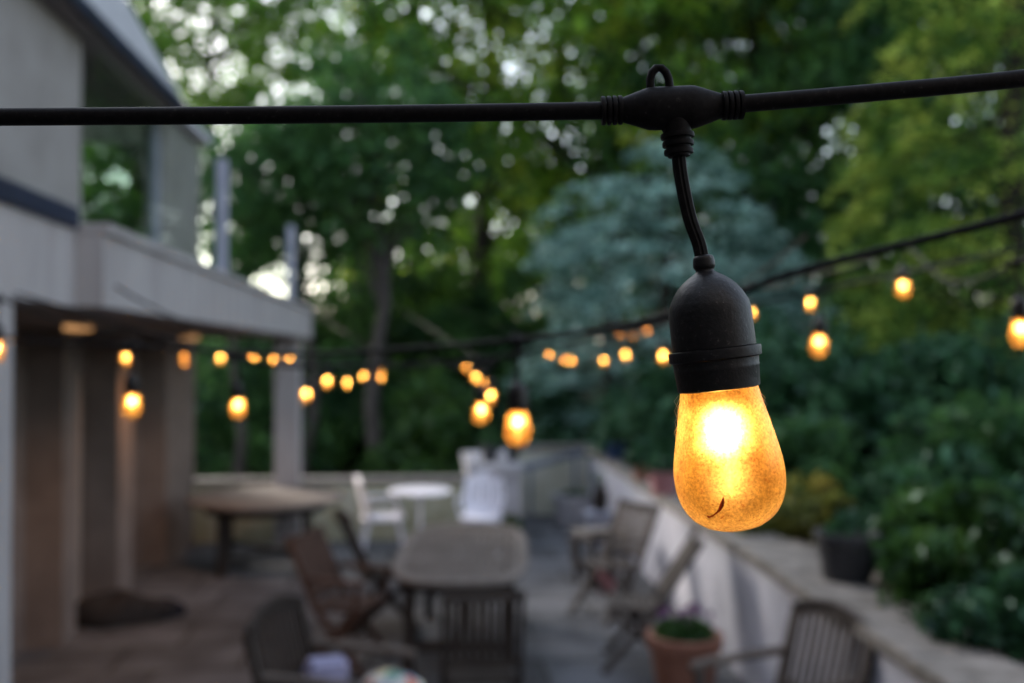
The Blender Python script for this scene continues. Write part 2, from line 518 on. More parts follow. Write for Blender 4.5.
# ------------------------------------------------------------------ world, sun
w = bpy.data.worlds.new('World')
S.world = w
w.use_nodes = True
nt = w.node_tree
nt.nodes.clear()
sky = nt.nodes.new('ShaderNodeTexSky')
sky.sky_type = 'NISHITA'
sky.sun_disc = False
SUN_EL, SUN_AZ = R(20), R(-35)          # low sun beyond the trees
sky.sun_elevation = SUN_EL
sky.sun_rotation = SUN_AZ
sky.air_density = 1.0
sky.dust_density = 1.5
sky.ozone_density = 2.0
bg = nt.nodes.new('ShaderNodeBackground')
bg.inputs[1].default_value = .10
wo = nt.nodes.new('ShaderNodeOutputWorld')
hs = nt.nodes.new('ShaderNodeHueSaturation')
hs.inputs['Saturation'].default_value = .58
tn = nt.nodes.new('ShaderNodeMix'); tn.data_type = 'RGBA'; tn.blend_type = 'MULTIPLY'
tn.inputs[0].default_value = 1
tn.inputs[7].default_value = (1.01, 1.0, .98, 1)
nt.links.new(sky.outputs[0], hs.inputs['Color'])
nt.links.new(hs.outputs[0], tn.inputs[6])
nt.links.new(tn.outputs[2], bg.inputs[0])
nt.links.new(bg.outputs[0], wo.inputs[0])
sd = bpy.data.lights.new('sun', 'SUN')
sd.energy = 2.2
sd.angle = R(25)
sd.color = (1, .9, .8)
so = bpy.data.objects.new('sun', sd)
C.objects.link(so)
sdir = Vector((math.sin(SUN_AZ) * math.cos(SUN_EL), math.cos(SUN_AZ) * math.cos(SUN_EL), math.sin(SUN_EL)))
so.rotation_euler = (-sdir).to_track_quat('-Z', 'Y').to_euler()
S.view_settings.view_transform = 'Standard'
S.view_settings.look = 'None'
S.view_settings.exposure = 2.65
S.view_settings.gamma = 1.0

# ------------------------------------------------------------------ ground, patio
W0 = at_z(964, 683, .92)
W1 = at_z(588, 446.5, .92)
wd = (W1 - W0); wd.z = 0; wd.normalize()
wn = Vector((wd.y, -wd.x, 0))                      # outward (garden side)
YF = 13.95


def wall_x(y):
    return W0.x + (y - W0.y) * wd.x / wd.y


def sstep(a, b, x):
    t = min(1, max(0, (x - a) / (b - a)))
    return t * t * (3 - 2 * t)


def gz(x, y):
    bank = .74 + .16 * max(0, min(x, 24) - 2.7) + .05 * math.sin(x * 1.3 + y * .7)
    beyond = -.25 + .05 * max(0, y - 15) + .05 * math.sin(x * .9 + y * .5)
    wx = wall_x(y)
    if y < YF + .15:
        return -.12 if x < wx + .12 else bank
    k = sstep(wx - .2, wx + 2.5, x)
    return beyond * (1 - k) + bank * k


xs = sorted(set([-300, -150, -80, -50, -35] + [-26 + 2 * i for i in range(13)] + [-1, 0, 1, 1.8] + [2.0 + .1 * i for i in range(9)] + [3 + .5 * i for i in range(12)] + [10, 12, 14, 17, 20, 24, 30, 45, 80, 150, 300]))
ys = sorted(set([-60, -20, -8] + [-4 + 1.0 * i for i in range(17)] + [13.2, 13.9, 14.15, 14.6] + [15 + i for i in range(12)] + [28, 31, 35, 40, 50, 70, 120, 300]))
g = MB()
g.v = [(x, y, gz(x, y)) for y in ys for x in xs]
nx = len(xs)
g.f = [(j * nx + i, j * nx + i + 1, (j + 1) * nx + i + 1, (j + 1) * nx + i) for j in range(len(ys) - 1) for i in range(nx - 1)]
tag(g.build('ground', M['earth'], smooth=True), kind='structure')
p = MB()
p.prism([(-9, -1.5), (wall_x(-1.5), -1.5), (wall_x(YF), YF), (-9, YF)], -.11, 0)
tag(p.build('patio', M['flag']), kind='structure')

# ------------------------------------------------------------------ retaining wall on the right, far walls
t = empty('retaining_wall', 'long whitewashed retaining wall with weathered stone coping along the patio edge', 'wall', (W0.x, W0.y, 0), -math.atan2(wd.x, wd.y))
Lw = (W1 - W0).length
b = MB(); b.span((0, -4.5, 0), (.40, Lw + .25, .84)); b.build('wall_body', M['white_wall'], t)
b = MB()
y = -4.5
k = 0
while y < Lw + .2:
    ln = random.uniform(.7, 1.1)
    dx = random.uniform(-.012, .012)
    b.box((.155 + dx, y + ln / 2, .88), (.41, ln - .012, .078))
    y += ln
b.build('coping', M['cap'], t, bevel=.012)
b = MB()
y = -3.5
while y < 7:
    ln = random.uniform(.5, 1.0)
    wdt = random.uniform(.24, .34)
    b.box((.375 + wdt / 2, y + ln / 2, .855 + random.uniform(-.02, .01)), (wdt, ln - .03, .07))
    y += ln
b.build('rear_slab', M['cap'], t, bevel=.02)

YW = 11.95
pl = at(467, 460, 12.4); pr = at(517, 460, 12.4)
t = empty('low_wall', 'low mossy garden wall at the far end behind the round tables', 'wall', (0, YW, 0))
b = MB(); b.span((-7.5, 0, 0), (pl.x, .22, .67)); b.build('wall_body', M['mossy'], t)
b = MB(); b.span((-7.5, -.03, .67), (pl.x - .002, .25, .735)); b.build('coping', M['cap'], t, bevel=.01)
t = empty('stepped_wall', 'mossy end wall of the patio stepping up beside the pillar', 'wall', (0, YF - .28, 0))
b = MB(); b.span((pr.x, 0, 0), (W1.x - .01, .25, .88)); b.build('wall_body', M['moss_lightened'], t)
b = MB(); b.span((pr.x - .02, -.03, .88), (W1.x - .03, .28, .945)); b.build('coping', M['cap'], t, bevel=.01)
t = empty('pillar', 'square pale stone pillar carrying flowerpots at the far wall', 'pillar', ((pl.x + pr.x) / 2, 12.3, 0))
hw = (pr.x - pl.x) / 2
b = MB(); b.span((-hw, -.42, 0), (hw, 1.30, .80)); b.build('pillar_shaft', M['stone_pot'], t)
b = MB(); b.span((-hw - .03, -.46, .80), (hw + .03, 1.30, .885)); b.build('pillar_cap', M['stone_pot'], t, bevel=.01)


def stone_knob(px, d, zt, lbl):
    p_ = on_floor(px, d, zt)
    t_ = empty('stone_finial', lbl, 'finial', p_, group='stone finials on the pillar')
    b_ = MB(); b_.box((0, 0, .03), (.09, .09, .06)); b_.build('base', M['stone_pot'], t_, bevel=.005)
    b_ = MB(); b_.lathe([(.02, .06), (.024, .07), (.042, .09), (.048, .11), (.04, .135), (.015, .15), (.0, .155)], 16); b_.build('ball', M['white_metal'], t_, True)


stone_knob(474.5, 12.0, .886, 'pale stone finial on the outer corner of the pillar')
stone_knob(503, 12.25, .886, 'pale stone finial between the two dark flowerpots')

# sloping rail by the stepped wall
a0 = at(523, 468, 13.2); a1 = at(584, 452, 13.45)
t = empty('handrail', 'blue-grey metal handrail sloping up the far end wall', 'handrail', ((a0.x + a1.x) / 2, 13.3, 0))
off = Vector(((a0.x + a1.x) / 2, 13.3, 0))
b = MB(); b.tube([a0 - off, a1 - off], .045, 10); b.build('rail', M['rail'], t, True)
for q in (.12, .85):
    pp = a0.lerp(a1, q) - off
    b = MB(); b.bar((pp.x, pp.y, 0.0), (pp.x, pp.y, pp.z), .04, .04); b.build('post', M['rail'], t)

# ------------------------------------------------------------------ house
def yx(px, x):
    return at_x(px, 355, x).y


ZB, ZT = 2.426, 2.735
_c = at_z(312, 338, ZB - .03)         # far lower corner of the deck fascia
XF, YE = _c.x, _c.y
YS = yx(103, XF)                      # where the balcony edge steps out
XN = XF - .11                         # balcony edge nearer than the step
XW = -2.7                             # front plane of piers
XR = -2.98                            # recessed wall
t = house = empty('house', 'two storey rendered house with balcony deck and glazed upper corner room', 'house', (-2.7, 6, 0))
HO = Vector((-2.7, 6, 0))


def hpart(name, mat, boxes, parent=None, bevel=0, lbl=None):
    b_ = MB(); b_.M = Matrix.Translation(-HO)
    for a_, c_ in boxes: b_.span(a_, c_)
    o_ = b_.build(name, mat, parent or house, bevel=bevel)
    if lbl: o_['label'] = lbl
    return o_


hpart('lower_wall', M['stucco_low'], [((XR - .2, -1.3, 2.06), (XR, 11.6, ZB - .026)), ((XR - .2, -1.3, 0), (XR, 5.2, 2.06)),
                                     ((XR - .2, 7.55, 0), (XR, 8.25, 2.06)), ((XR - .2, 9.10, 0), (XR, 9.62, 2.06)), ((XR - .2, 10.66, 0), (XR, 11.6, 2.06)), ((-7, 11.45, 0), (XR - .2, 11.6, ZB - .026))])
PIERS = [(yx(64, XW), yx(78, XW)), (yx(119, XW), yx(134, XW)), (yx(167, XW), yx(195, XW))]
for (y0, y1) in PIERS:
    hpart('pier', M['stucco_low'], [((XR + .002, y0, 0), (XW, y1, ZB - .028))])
for (y0, y1) in ((5.2, 7.55), (8.25, 9.10), (9.62, 10.66)):
    d = hpart('door', M['door_wood'], [((XR - .12, y0, .02), (XR - .04, y0 + .10, 2.06)), ((XR - .12, y1 - .10, .02), (XR - .04, y1, 2.06)),
                                      ((XR - .12, y0 + .10, 1.94), (XR - .04, y1 - .10, 2.06)), ((XR - .12, y0 + .10, .02), (XR - .04, y1 - .10, .24))])
    hpart('pane', M['door_glass'], [((XR - .09, y0 + .10, .24), (XR - .075, y1 - .10, 1.94))], d)
    hpart('handle', M['lilac_metal'], [((XR - .04, y0 + .13, 1.0), (XR + .02, y0 + .16, 1.14))], d)
hpart('soffit', M['soffit'], [((XR - .25, -1.3, ZB - .026), (XF - .245, YE - .135, ZB))])
hpart('deck_slab', M['stucco'], [((XR - 4, -1.3, ZB + .002), (XF - .245, YE - .135, ZB + .2))])
hpart('fascia', M['fascia'], [((XF - .24, YS, ZB - .03), (XF, YE, ZT - .045)), ((XR - 4, YE - .13, ZB - .03), (XF - .242, YE, ZT - .045)), ((XN - .13, -1.3, ZB - .03), (XN, YS - .004, ZT - .03))])
hpart('fascia_cap', M['fascia'], [((XF - .26, YS, ZT - .043), (XF + .025, YE + .02, ZT))], bevel=.006)
hpart('blue_flashing', M['blue_trim'], [((XN - .16, -1.3, ZT - .028), (XN + .025, YS - .02, ZT + .055))], bevel=.01, lbl='navy blue flashing strip on the near balcony edge')
yp = yx(14, XN - .005)
hpart('support_post', M['fascia'], [((XN - .155, yp - .15, 0), (XN - .005, yp, ZB - .028))], bevel=.01)
hpart('support_post', M['fascia'], [((XF - .37, YE - .36, 0), (XF - .10, YE - .11, ZB - .032))], bevel=.01)
# upper storey
XU = -2.6
YU1, YU2, YU3 = yx(80, XU), yx(165, XU), yx(199, XU)
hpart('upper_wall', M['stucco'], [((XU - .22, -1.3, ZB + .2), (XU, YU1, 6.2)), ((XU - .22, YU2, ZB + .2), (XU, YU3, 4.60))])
hpart('room_wall', M['interior'], [((-7.2, -1.3, ZB + .2), (-7.0, YU3, 4.6)), ((-7, 6.0, ZB + .2), (XU - .23, 6.1, 4.6))])
wn_ = hpart('window', M['lilac_metal'], [((XU - .14, YU1, 2.6), (XU - .06, YU1 + .05, 4.6)), ((XU - .14, YU2 - .05, 2.6), (XU - .06, YU2, 4.6)), ((XU - .14, YU1 + .05, 2.6), (XU - .06, YU2 - .05, 2.68))])
hpart('pane', M['room_glass'], [((XU - .105, YU1 + .05, 2.68), (XU - .095, YU2 - .05, 4.6))], wn_)
wn_ = hpart('window', M['lilac_metal'], [((-6.95, YU3 - .13, 2.6), (-6.88, YU3 - .05, 4.6)), ((XU - .30, YU3 - .13, 2.6), (XU - .23, YU3 - .05, 4.6)), ((-4.9, YU3 - .13, 2.6), (-4.83, YU3 - .05, 4.6)), ((-6.88, YU3 - .13, 2.58), (XU - .3, YU3 - .05, 2.68))])
hpart('pane', M['room_glass'], [((-6.88, YU3 - .095, 2.68), (-4.9, YU3 - .085, 4.6)), ((-4.83, YU3 - .095, 2.68), (XU - .3, YU3 - .085, 4.6))], wn_)
hpart('sky_blocker', M['stucco'], [((-7.2, -5.5, 0), (5.0, -1.2, 6.4))])  # unseen block added behind the camera to cut sky light on the terrace
# roof with a fascia board that deepens towards the ridge side
b = MB(); b.M = Matrix.Translation(-HO)
XE, Y0, Y1 = -2.40, -1.3, yx(185, -2.40)


def roof_top(y):
    return 4.72 + (Y1 - y) * .17


vs = [(XE, Y1, 4.645), (XE, Y1, roof_top(Y1)), (XE, Y0, roof_top(Y0)), (XE, Y0, 4.645), (-7.4, Y1, 4.645), (-7.4, Y1, roof_top(Y1)), (-7.4, Y0, roof_top(Y0)), (-7.4, Y0, 4.645)]
b.add(vs, [(0, 1, 2, 3), (4, 7, 6, 5), (1, 5, 6, 2), (0, 3, 7, 4), (0, 4, 5, 1), (3, 2, 6, 7)])
rf = b.build('roof', M['roof'], house)
b = MB(); b.M = Matrix.Translation(-HO)
b.span((-7.4, Y1 + .01, 4.642), (-2.48, YU3 + .1, 4.74)); b.build('flat_roof', M['roof'], house)
hpart('eaves_soffit', M['roof_soffit'], [((-7.35, -1.25, 4.60), (XE - .03, Y1 - .02, 4.643))])
hpart('eaves_trim', M['blue_trim'], [((XE + .002, -1.25, 4.60), (XE + .025, Y1 + .02, 4.70))])
# balustrade
YB = [yx(222, XF - .06), yx(291, XF - .06)]
for i, y_ in enumerate(YB):
    hpart('balustrade_post', M['lilac_metal'], [((XF - .10, y_ - .035, ZT + .001), (XF - .03, y_ + .035, ZT + .78))], bevel=.006)
for (a_, c_) in ((YS + .1, YB[0] - .06), (YB[0] + .06, YB[1] - .06), (YB[1] + .06, YE - .1)):
    hpart('glass_panel', M['pane'], [((XF - .07, a_, ZT + .03), (XF - .058, c_, ZT + .74))])
# recessed downlights in the soffit
for (px_, py_, pw) in ((78, 327, 8), (106, 331, 0), (190, 336, 7.5)):
    q = at_z(px_, py_, ZB - .055)
    b = MB(); b.M = Matrix.Translation(-HO + Vector((q.x, q.y, ZB - .026)))
    rr = .085 if pw else .06
    b.lathe([(rr, -.001), (rr + .015, -.001), (rr + .015, -.02), (rr, -.02), (rr, -.001)], 24)
    dl = b.build('downlight', M['lamp_ring'], house, True)
    b = MB(); b.M = Matrix.Translation(-HO + Vector((q.x, q.y, ZB - .026)))
    b.lathe([(.0, -.002), (rr - .002, -.002), (rr - .002, -.045), (rr - .02, -.06), (.0, -.064)], 24)
    b.build('lamp_face', M['lamp_face'] if pw else M['lamp_ring'], dl, True)
    if pw:
        ld = bpy.data.lights.new('downlight_lamp', 'SPOT')
        ld.energy = pw
        ld.color = (1, .50, .22)
        ld.spot_size = R(150); ld.spot_blend = .7
        ld.shadow_soft_size = .05
        lo = bpy.data.objects.new('downlight_lamp', ld)
        C.objects.link(lo)
        lo.location = (q.x, q.y, ZB - .11)

# ------------------------------------------------------------------ chairs
def rz_facing(dx, dy):
    return math.atan2(dx, -dy)


def folding_chair(name, label, wood_, seat_mat=None, arms=False, w_=.46, rake=.17):
    t_ = empty(name, label, 'chair')
    hw_ = w_ / 2
    sm = seat_mat or wood_
    for s_ in (-1, 1):
        x = s_ * hw_
        b_ = MB(); b_.bar((x, -.26, 0), (x, .10 + .0, .44), .028, .045, (0, 1, 0)); b_.bar((x, .10, .44), (x, .12 + rake + .04, .93), .028, .045, (0, 1, 0)); b_.build('leg', wood_, t_)
        b_ = MB(); b_.bar((x * .86, .28, 0), (x * .86, -.20, .425), .026, .042, (0, 1, 0)); b_.build('leg', wood_, t_)
    b_ = MB()
    for k in range(8):
        yy = -.215 + k * .052
        b_.box((0, yy, .445 - .012 * (k / 7)), (w_ - .06, .043, .018))
    b_.box((hw_ - .055, -.03, .425), (.025, .40, .022)); b_.box((-hw_ + .055, -.03, .425), (.025, .40, .022))
    b_.build('seat', sm, t_)

    def bk(z): return .11 + rake * (z - .44) / .44
    b_ = MB()
    for z, h in ((.90, .06), (.52, .045)):
        b_.bar((-hw_ + .012, bk(z), z), (hw_ - .012, bk(z), z), h, .022, (0, 1, .35))
    n = 8
    for k in range(n):
        x = -hw_ + .045 + (w_ - .09) * k / (n - 1)
        b_.bar((x, bk(.53) + .004, .53), (x, bk(.885) + .004, .885), .032, .012, (0, 1, 0))
    b_.build('backrest', sm, t_)
    b_ = MB(); b_.bar((-hw_ * .86, .20, .07), (hw_ * .86, .20, .07), .03, .02); b_.build('stretcher', wood_, t_)
    if arms:
        for s_ in (-1, 1):
            x = s_ * (hw_ + .025)
            b_ = MB(); b_.bar((x, .16, .655), (x, -.27, .64), .055, .024, (0, 0, 1)); b_.bar((x, -.2, .40), (x, -.22, .63), .03, .03, (0, 1, 0))
            b_.build('armrest', wood_, t_)
    return t_


def carver_chair(name, label, wood_, w_=.58):
    t_ = empty(name, label, 'chair')
    hw_ = w_ / 2

    def bk(z): return .22 + .13 * (z - .42) / .5
    for s_ in (-1, 1):
        x = s_ * hw_
        b_ = MB(); b_.bar((x, .24, 0), (x, .22, .44), .05, .04, (0, 1, 0)); b_.bar((x, .22, .44), (x, bk(.86), .86), .05, .04, (0, 1, 0)); b_.build('leg', wood_, t_, bevel=.004)
        b_ = MB(); b_.bar((x, -.26, 0), (x, -.26, .63), .05, .045, (0, 1, 0)); b_.build('leg', wood_, t_, bevel=.004)
        b_ = MB()
        b_.tube([(x, bk(.66) - .02, .665), (x, .0, .66), (x, -.2, .655), (x * 1.01, -.31, .64)], .026, 8)
        b_.build('armrest', M['teak_top'], t_, True)
    b_ = MB()
    for k in range(9):
        b_.box((0, -.24 + k * .054, .44 - .02 * k / 8), (w_ - .05, .044, .02))
    b_.box((0, -.262, .405), (w_ - .05, .03, .06)); b_.box((0, .205, .40), (w_ - .05, .03, .06))
    b_.build('seat', wood_, t_)
    b_ = MB()
    pts = []
    for k in range(9):
        u = -1 + 2 * k / 8
        z = .86 + .075 * (1 - u * u)
        pts.append((u * (hw_ + .01), bk(z), z))
    for k in range(8):
        b_.bar(pts[k], pts[k + 1], .075, .032, (0, 1, .25))
    b_.bar((-hw_, bk(.50), .50), (hw_, bk(.50), .50), .05, .025, (0, 1, .2))
    n = 10
    for k in range(n):
        u = -1 + 2 * (k + .5) / n
        z = .85 + .075 * (1 - u * u)
        b_.bar((u * hw_, bk(.5), .50), (u * hw_, bk(z), z), .024, .014, (0, 1, 0))
    b_.build('backrest', wood_, t_)
    return t_


def place(t_, px, d, face):
    p_ = on_floor(px, d)
    t_.location = p_
    t_.rotation_euler = (0, 0, rz_facing(*face))
    return t_


G = 'wooden chairs on the patio'
for args in (
    (folding_chair('folding_chair', 'reddish brown folding chair drawn up to the long table', M['teak_red'], arms=True), 345, 7.1, (.93, -.36)),
    (folding_chair('folding_chair', 'dark folding chair seen edge-on at the far corner of the long table', M['teak_dark']), 381, 8.1, (.97, .25)),
    (folding_chair('folding_chair', 'dark slatted chair standing at the head of the long table, back turned', M['teak_dark'], w_=.42, rake=.06), 480, 5.55, (-.03, 1)),
    (folding_chair('folding_chair', 'grey folding armchair by the white wall with a reclined slatted back', M['teak_grey'], arms=True), 611, 8.45, (-.86, -.5)),
    (folding_chair('folding_chair', 'grey folding chair without arms in profile beside the terracotta planter', M['teak_grey'], rake=.26), 640, 7.1, (-.98, .2)),
    (carver_chair('armchair', 'dark slatted armchair holding a black jacket and a lavender cloth', M['teak_dark']), 338, 4.98, (.95, -.3)),
    (carver_chair('armchair', 'grey arched-back armchair beside the white wall at the picture edge', M['teak_grey'], .56), 776, 4.85, (-.97, -.3)),
):
    o = place(*args)
    o['group'] = G

# white garden chairs
def white_chair(label):
    t_ = empty('garden_chair', label, 'chair', group='white garden chairs')
    t_.scale = (.94, .94, .94)
    b_ = MB()
    out = []
    for k in range(28):
        q = 2 * PI * k / 28
        out.append((.24 * math.copysign(abs(math.cos(q)) ** .7, math.cos(q)), .25 * math.copysign(abs(math.sin(q)) ** .7, math.sin(q))))
    b_.prism(out, .425, .455); b_.build('seat', M['white_metal'], t_, bevel=.008)
    # shell back: a bowed panel with a scalloped round top
    b_ = MB()
    n = 16
    front, back = [], []
    vs, fs = [], []
    for j in range(9):
        v = j / 8
        z = .46 + .47 * v
        wv = .215 + .035 * math.sin(PI * min(v * 1.15, 1)) if v < .78 else .245 * math.sqrt(max(0.02, 1 - ((v - .78) / .23) ** 2))
        for i in range(n + 1):
            u = -1 + 2 * i / n
            x = u * wv
            yy = .20 + .12 * v - .05 * u * u
            vs.append((x, yy, z))
    m0 = len(vs)
    vs += [(x, y + .02, z) for (x, y, z) in vs[:m0]]
    for j in range(8):
        for i in range(n):
            a_ = j * (n + 1) + i
            if (i % 4 == 2) and 2 <= j <= 5: continue
            fs += [(a_, a_ + 1, a_ + n + 2, a_ + n + 1), (m0 + a_ + 1, m0 + a_, m0 + a_ + n + 1, m0 + a_ + n + 2)]
    b_.add(vs, fs); b_.build('backrest', M['white_metal'], t_, True)
    for sx_, sy_ in ((-1, -1), (1, -1), (-1, 1), (1, 1)):
        b_ = MB(); b_.tube([(sx_ * .17, sy_ * .17, .425), (sx_ * .21, sy_ * .22, .2), (sx_ * .235, sy_ * .26, 0)], .016, 8); b_.build('leg', M['white_metal'], t_, True)
    for s_ in (-1, 1):
        b_ = MB(); b_.tube([(s_ * .20, .20, .64), (s_ * .27, .05, .655), (s_ * .27, -.15, .64), (s_ * .23, -.2, .55), (s_ * .21, -.18, .44)], .014, 8); b_.build('armrest', M['white_metal'], t_, True)
    return t_


place(white_chair('white garden chair turned sideways near the deck post'), 383, 11.0, (1, .12))
place(white_chair('white round-backed garden chair facing us in front of the pillar'), 481, 11.0, (-.2, -.98))

# ------------------------------------------------------------------ tables
def superell(a, b_, n=3.6, m=48):
    out = []
    for k in range(m):
        q = 2 * PI * k / m
        c, s_ = math.cos(q), math.sin(q)
        out.append((a * math.copysign(abs(c) ** (2 / n), c), b_ * math.copysign(abs(s_) ** (2 / n), s_)))
    return out


p0 = on_floor(456, 6.5); p1 = on_floor(470, 8.65)
ctr = (p0 + p1) / 2
dv = (p1 - p0).normalized()
t = empty('dining_table', 'long slatted weathered wooden dining table with rounded ends', 'table', ctr, -math.atan2(dv.x, dv.y))
hl, hw = (p1 - p0).length / 2 + .05, .485
b = MB()
nsl = 15
for k in range(nsl):
    x = -(hw - .075) + (2 * (hw - .075)) * k / (nsl - 1)
    lim = (hl - .07) * (1 - (abs(x) / hw) ** 3.6) ** (1 / 3.6)
    for (a_, c_) in ((-lim, -.40), (-.32, .32), (.40, lim)):
        if c_ - a_ > .03: b.span((x - .025, a_, .705), (x + .025, c_, .728))
b.build('tabletop', M['teak_top'], t)
b = MB()
b.ring(superell(hw, hl), superell(hw - .075, hl - .085), .698, .735)
for yy in (-.36, .36): b.span((-hw + .076, yy - .035, .70), (hw - .076, yy + .035, .732))
b.build('tabletop_rim', M['teak_rim'], t, bevel=.006)
b = MB()
for s_ in (-1, 1):
    b.span((s_ * (hw - .12) - .014, -hl + .25, .61), (s_ * (hw - .12) + .014, hl - .25, .696))
    b.span((-hw + .106, s_ * (hl - .25) - .014, .61), (hw - .106, s_ * (hl - .25) + .014, .694))
b.build('apron', M['teak_dark'], t)
for sx_ in (-1, 1):
    for sy_ in (-1, 1):
        b = MB(); b.span((sx_ * .33 - .035, sy_ * (hl - .33) - .035, 0), (sx_ * .33 + .035, sy_ * (hl - .33) + .035, .61)); b.build('leg', M['teak_dark'], t, bevel=.005)
b = MB(); b.span((-.025, -hl + .33, .20), (.025, hl - .33, .26))
for s_ in (-1, 1): b.span((-.295, s_ * (hl - .33) - .02, .19), (.295, s_ * (hl - .33) + .02, .25))
b.build('stretcher', M['teak_dark'], t)

# big round table by the house
p = on_floor(267, 10.35)
t = empty('round_table', 'large round wooden table under the balcony by the deck post', 'table', p)
b = MB(); circ = lambda r_, n=48: [(r_ * math.cos(2 * PI * k / n), r_ * math.sin(2 * PI * k / n)) for k in range(n)]
b.prism(circ(.80), .70, .742); b.build('tabletop', M['teak_rim'], t, bevel=.008)
b = MB(); b.ring(circ(.62), circ(.60), .60, .70); b.build('apron', M['teak_dark'], t)
for k in range(4):
    q = PI / 4 + k * PI / 2 + .12
    b = MB(); b.box((.58 * math.cos(q), .58 * math.sin(q), .349), (.075, .075, .698), Matrix.Rotation(q, 3, 'Z')); b.build('leg', M['teak_dark'], t, bevel=.005)
b = MB()
for k in range(2):
    q = PI / 4 + k * PI / 2 + .12
    b.bar((-.54 * math.cos(q), -.54 * math.sin(q), .16 + k * .045), (.54 * math.cos(q), .54 * math.sin(q), .16 + k * .045), .05, .04)
b.build('stretcher', M['teak_dark'], t)

p = on_floor(420, 10.9)
t = empty('bistro_table', 'small white round bistro table between the white garden chairs', 'table', p)
b = MB(); b.prism(circ(.345), .70, .725); b.build('tabletop', M['white_metal'], t, bevel=.006)
b = MB(); b.lathe([(.035, .03), (.03, .1), (.022, .3), (.022, .6), (.05, .69), (.05, .699)], 14); b.build('pedestal', M['white_metal'], t, True)
for k in range(3):
    q = k * 2 * PI / 3 + .4
    b = MB(); b.tube([(.02 * math.cos(q), .02 * math.sin(q), .14), (.14 * math.cos(q), .14 * math.sin(q), .10), (.26 * math.cos(q), .26 * math.sin(q), .012)], .014, 8); b.build('foot', M['white_metal'], t, True)

p = on_floor(601, 9.55)
t = empty('side_table', 'low wooden side table by the white wall near a folding armchair', 'table', p, .3)
b = MB()
for k in range(6): b.box((-.19 + k * .076, 0, .51), (.068, .42, .022))
b.build('tabletop', M['cap'], t)
b = MB(); b.ring([(-.2, -.18), (.2, -.18), (.2, .18), (-.2, .18)], [(-.18, -.16), (.18, -.16), (.18, .16), (-.18, .16)], .44, .498); b.build('apron', M['teak_dark'], t)
for sx_, sy_ in ((-1, -1), (1, -1), (-1, 1), (1, 1)):
    b = MB(); b.box((sx_ * .18, sy_ * .16, .22), (.045, .045, .438)); b.build('leg', M['teak_dark'], t)

# ------------------------------------------------------------------ pots and plants
def plant_leaves(n, r_, h, seedpow=.6):
    q = RNG.uniform(0, 2 * PI, n)
    rr = r_ * RNG.uniform(0, 1, n) ** seedpow
    z = h * RNG.uniform(0, 1, n) * (1 - .5 * (rr / r_) ** 2)
    return np.stack([rr * np.cos(q), rr * np.sin(q), z], 1)


def pot(name, label, p_, rad, h, mat, leafm=None, lr=0, lh=0, n=0, ls=.05, rim=True, taper=.72, flower=None, up=.3, slim=.4, cat='flowerpot'):
    t_ = empty(name, label, cat, p_)
    b_ = MB()
    prof = [(0, 0), (rad * taper, 0), (rad * taper * 1.02, .01), (rad * .96, h * .80)]
    if rim: prof += [(rad * 1.04, h * .82), (rad * 1.06, h)]
    else: prof += [(rad, h)]
    prof += [(rad * .90, h), (rad * .86, h * .9)]
    b_.lathe(prof, 28); b_.build('pot_body', mat, t_, True)
    b_ = MB(); b_.lathe([(0, h * .86), (rad * .855, h * .86), (rad * .855, h * .895), (0, h * .91)], 20); b_.build('soil', M['soil'], t_, True)
    if leafm:
        c_ = plant_leaves(n, lr, lh); c_[:, 2] += h * .88
        leaf_obj('foliage', c_, ls, leafm, t_, up=up, slim=slim)
    if flower:
        fm, fn, fr, fh0, fh1 = flower
        c_ = plant_leaves(fn, fr, fh1 - fh0); c_[:, 2] += h * .88 + fh0
        leaf_obj('blossoms', c_, ls * .8, fm, t_, up=up, slim=.8)
    return t_


pot('planter', 'terracotta planter of low green herbs by the white wall', on_floor(684, 6.45), .235, .40, M['terracotta'], M['hosta'], .20, .16, 700, .06, flower=(M['purple'], 50, .18, .12, .26))
pot('flowerpot', 'small black flowerpot with orange-tinged plant at the foot of the pillar', on_floor(511, 11.55), .14, .20, M['dark_pot'], M['hosta'], .14, .16, 350, .06, flower=(M['yellow_leaf'], 40, .10, .12, .2))
zc = .887
pot('flowerpot', 'dark flowerpot with a spiky plant on top of the pillar', on_floor(490, 12.25, zc), .115, .22, M['dark_pot'], M['leaf_dark'], .14, .28, 260, .09, up=0, slim=.2)
pot('flowerpot', 'dark flowerpot of purple flowers on the pillar edge', on_floor(513, 12.35, zc), .085, .14, M['dark_pot'], M['leaf_dark'], .10, .10, 160, .05, flower=(M['purple'], 120, .11, .04, .16))
pot('planter', 'wide pale stone planter standing in the corner by the end wall', on_floor(574, 12.9), .27, .40, M['stone_pot'], M['leaf_dark'], .22, .10, 200, .07, taper=.85)
pot('bowl_planter', 'blue glazed bowl planter on the ledge above the wall corner', on_floor(616, 12.3, .93), .20, .20, M['blue_pot'], M['leaf_dark'], .16, .10, 160, .06, taper=.55)
pot('flowerpot', 'reddish flowerpot with a leafy plant on the wall ledge, next after the blue bowl', on_floor(642, 10.2, .92), .11, .16, M['terracotta'], M['rhodo'], .2, .28, 260, .09)
pot('flowerpot', 'maroon glazed flowerpot on the wall ledge beside the amber bulb', on_floor(664, 9.2, .92), .15, .21, M['pink'], M['rhodo'], .18, .20, 260, .08)
pot('flowerpot', 'dark grey nursery pot on the wall slab among the shrubs', on_floor(846, 5.7, .89), .175, .30, M['dark_pot'], M['rhodo'], .12, .16, 90, .08)
pot('flowerpot', 'small pink flowerpot under the side table by the wall', on_floor(606, 9.3), .10, .22, M['pink'], M['leaf_dark'], .1, .14, 120, .05)
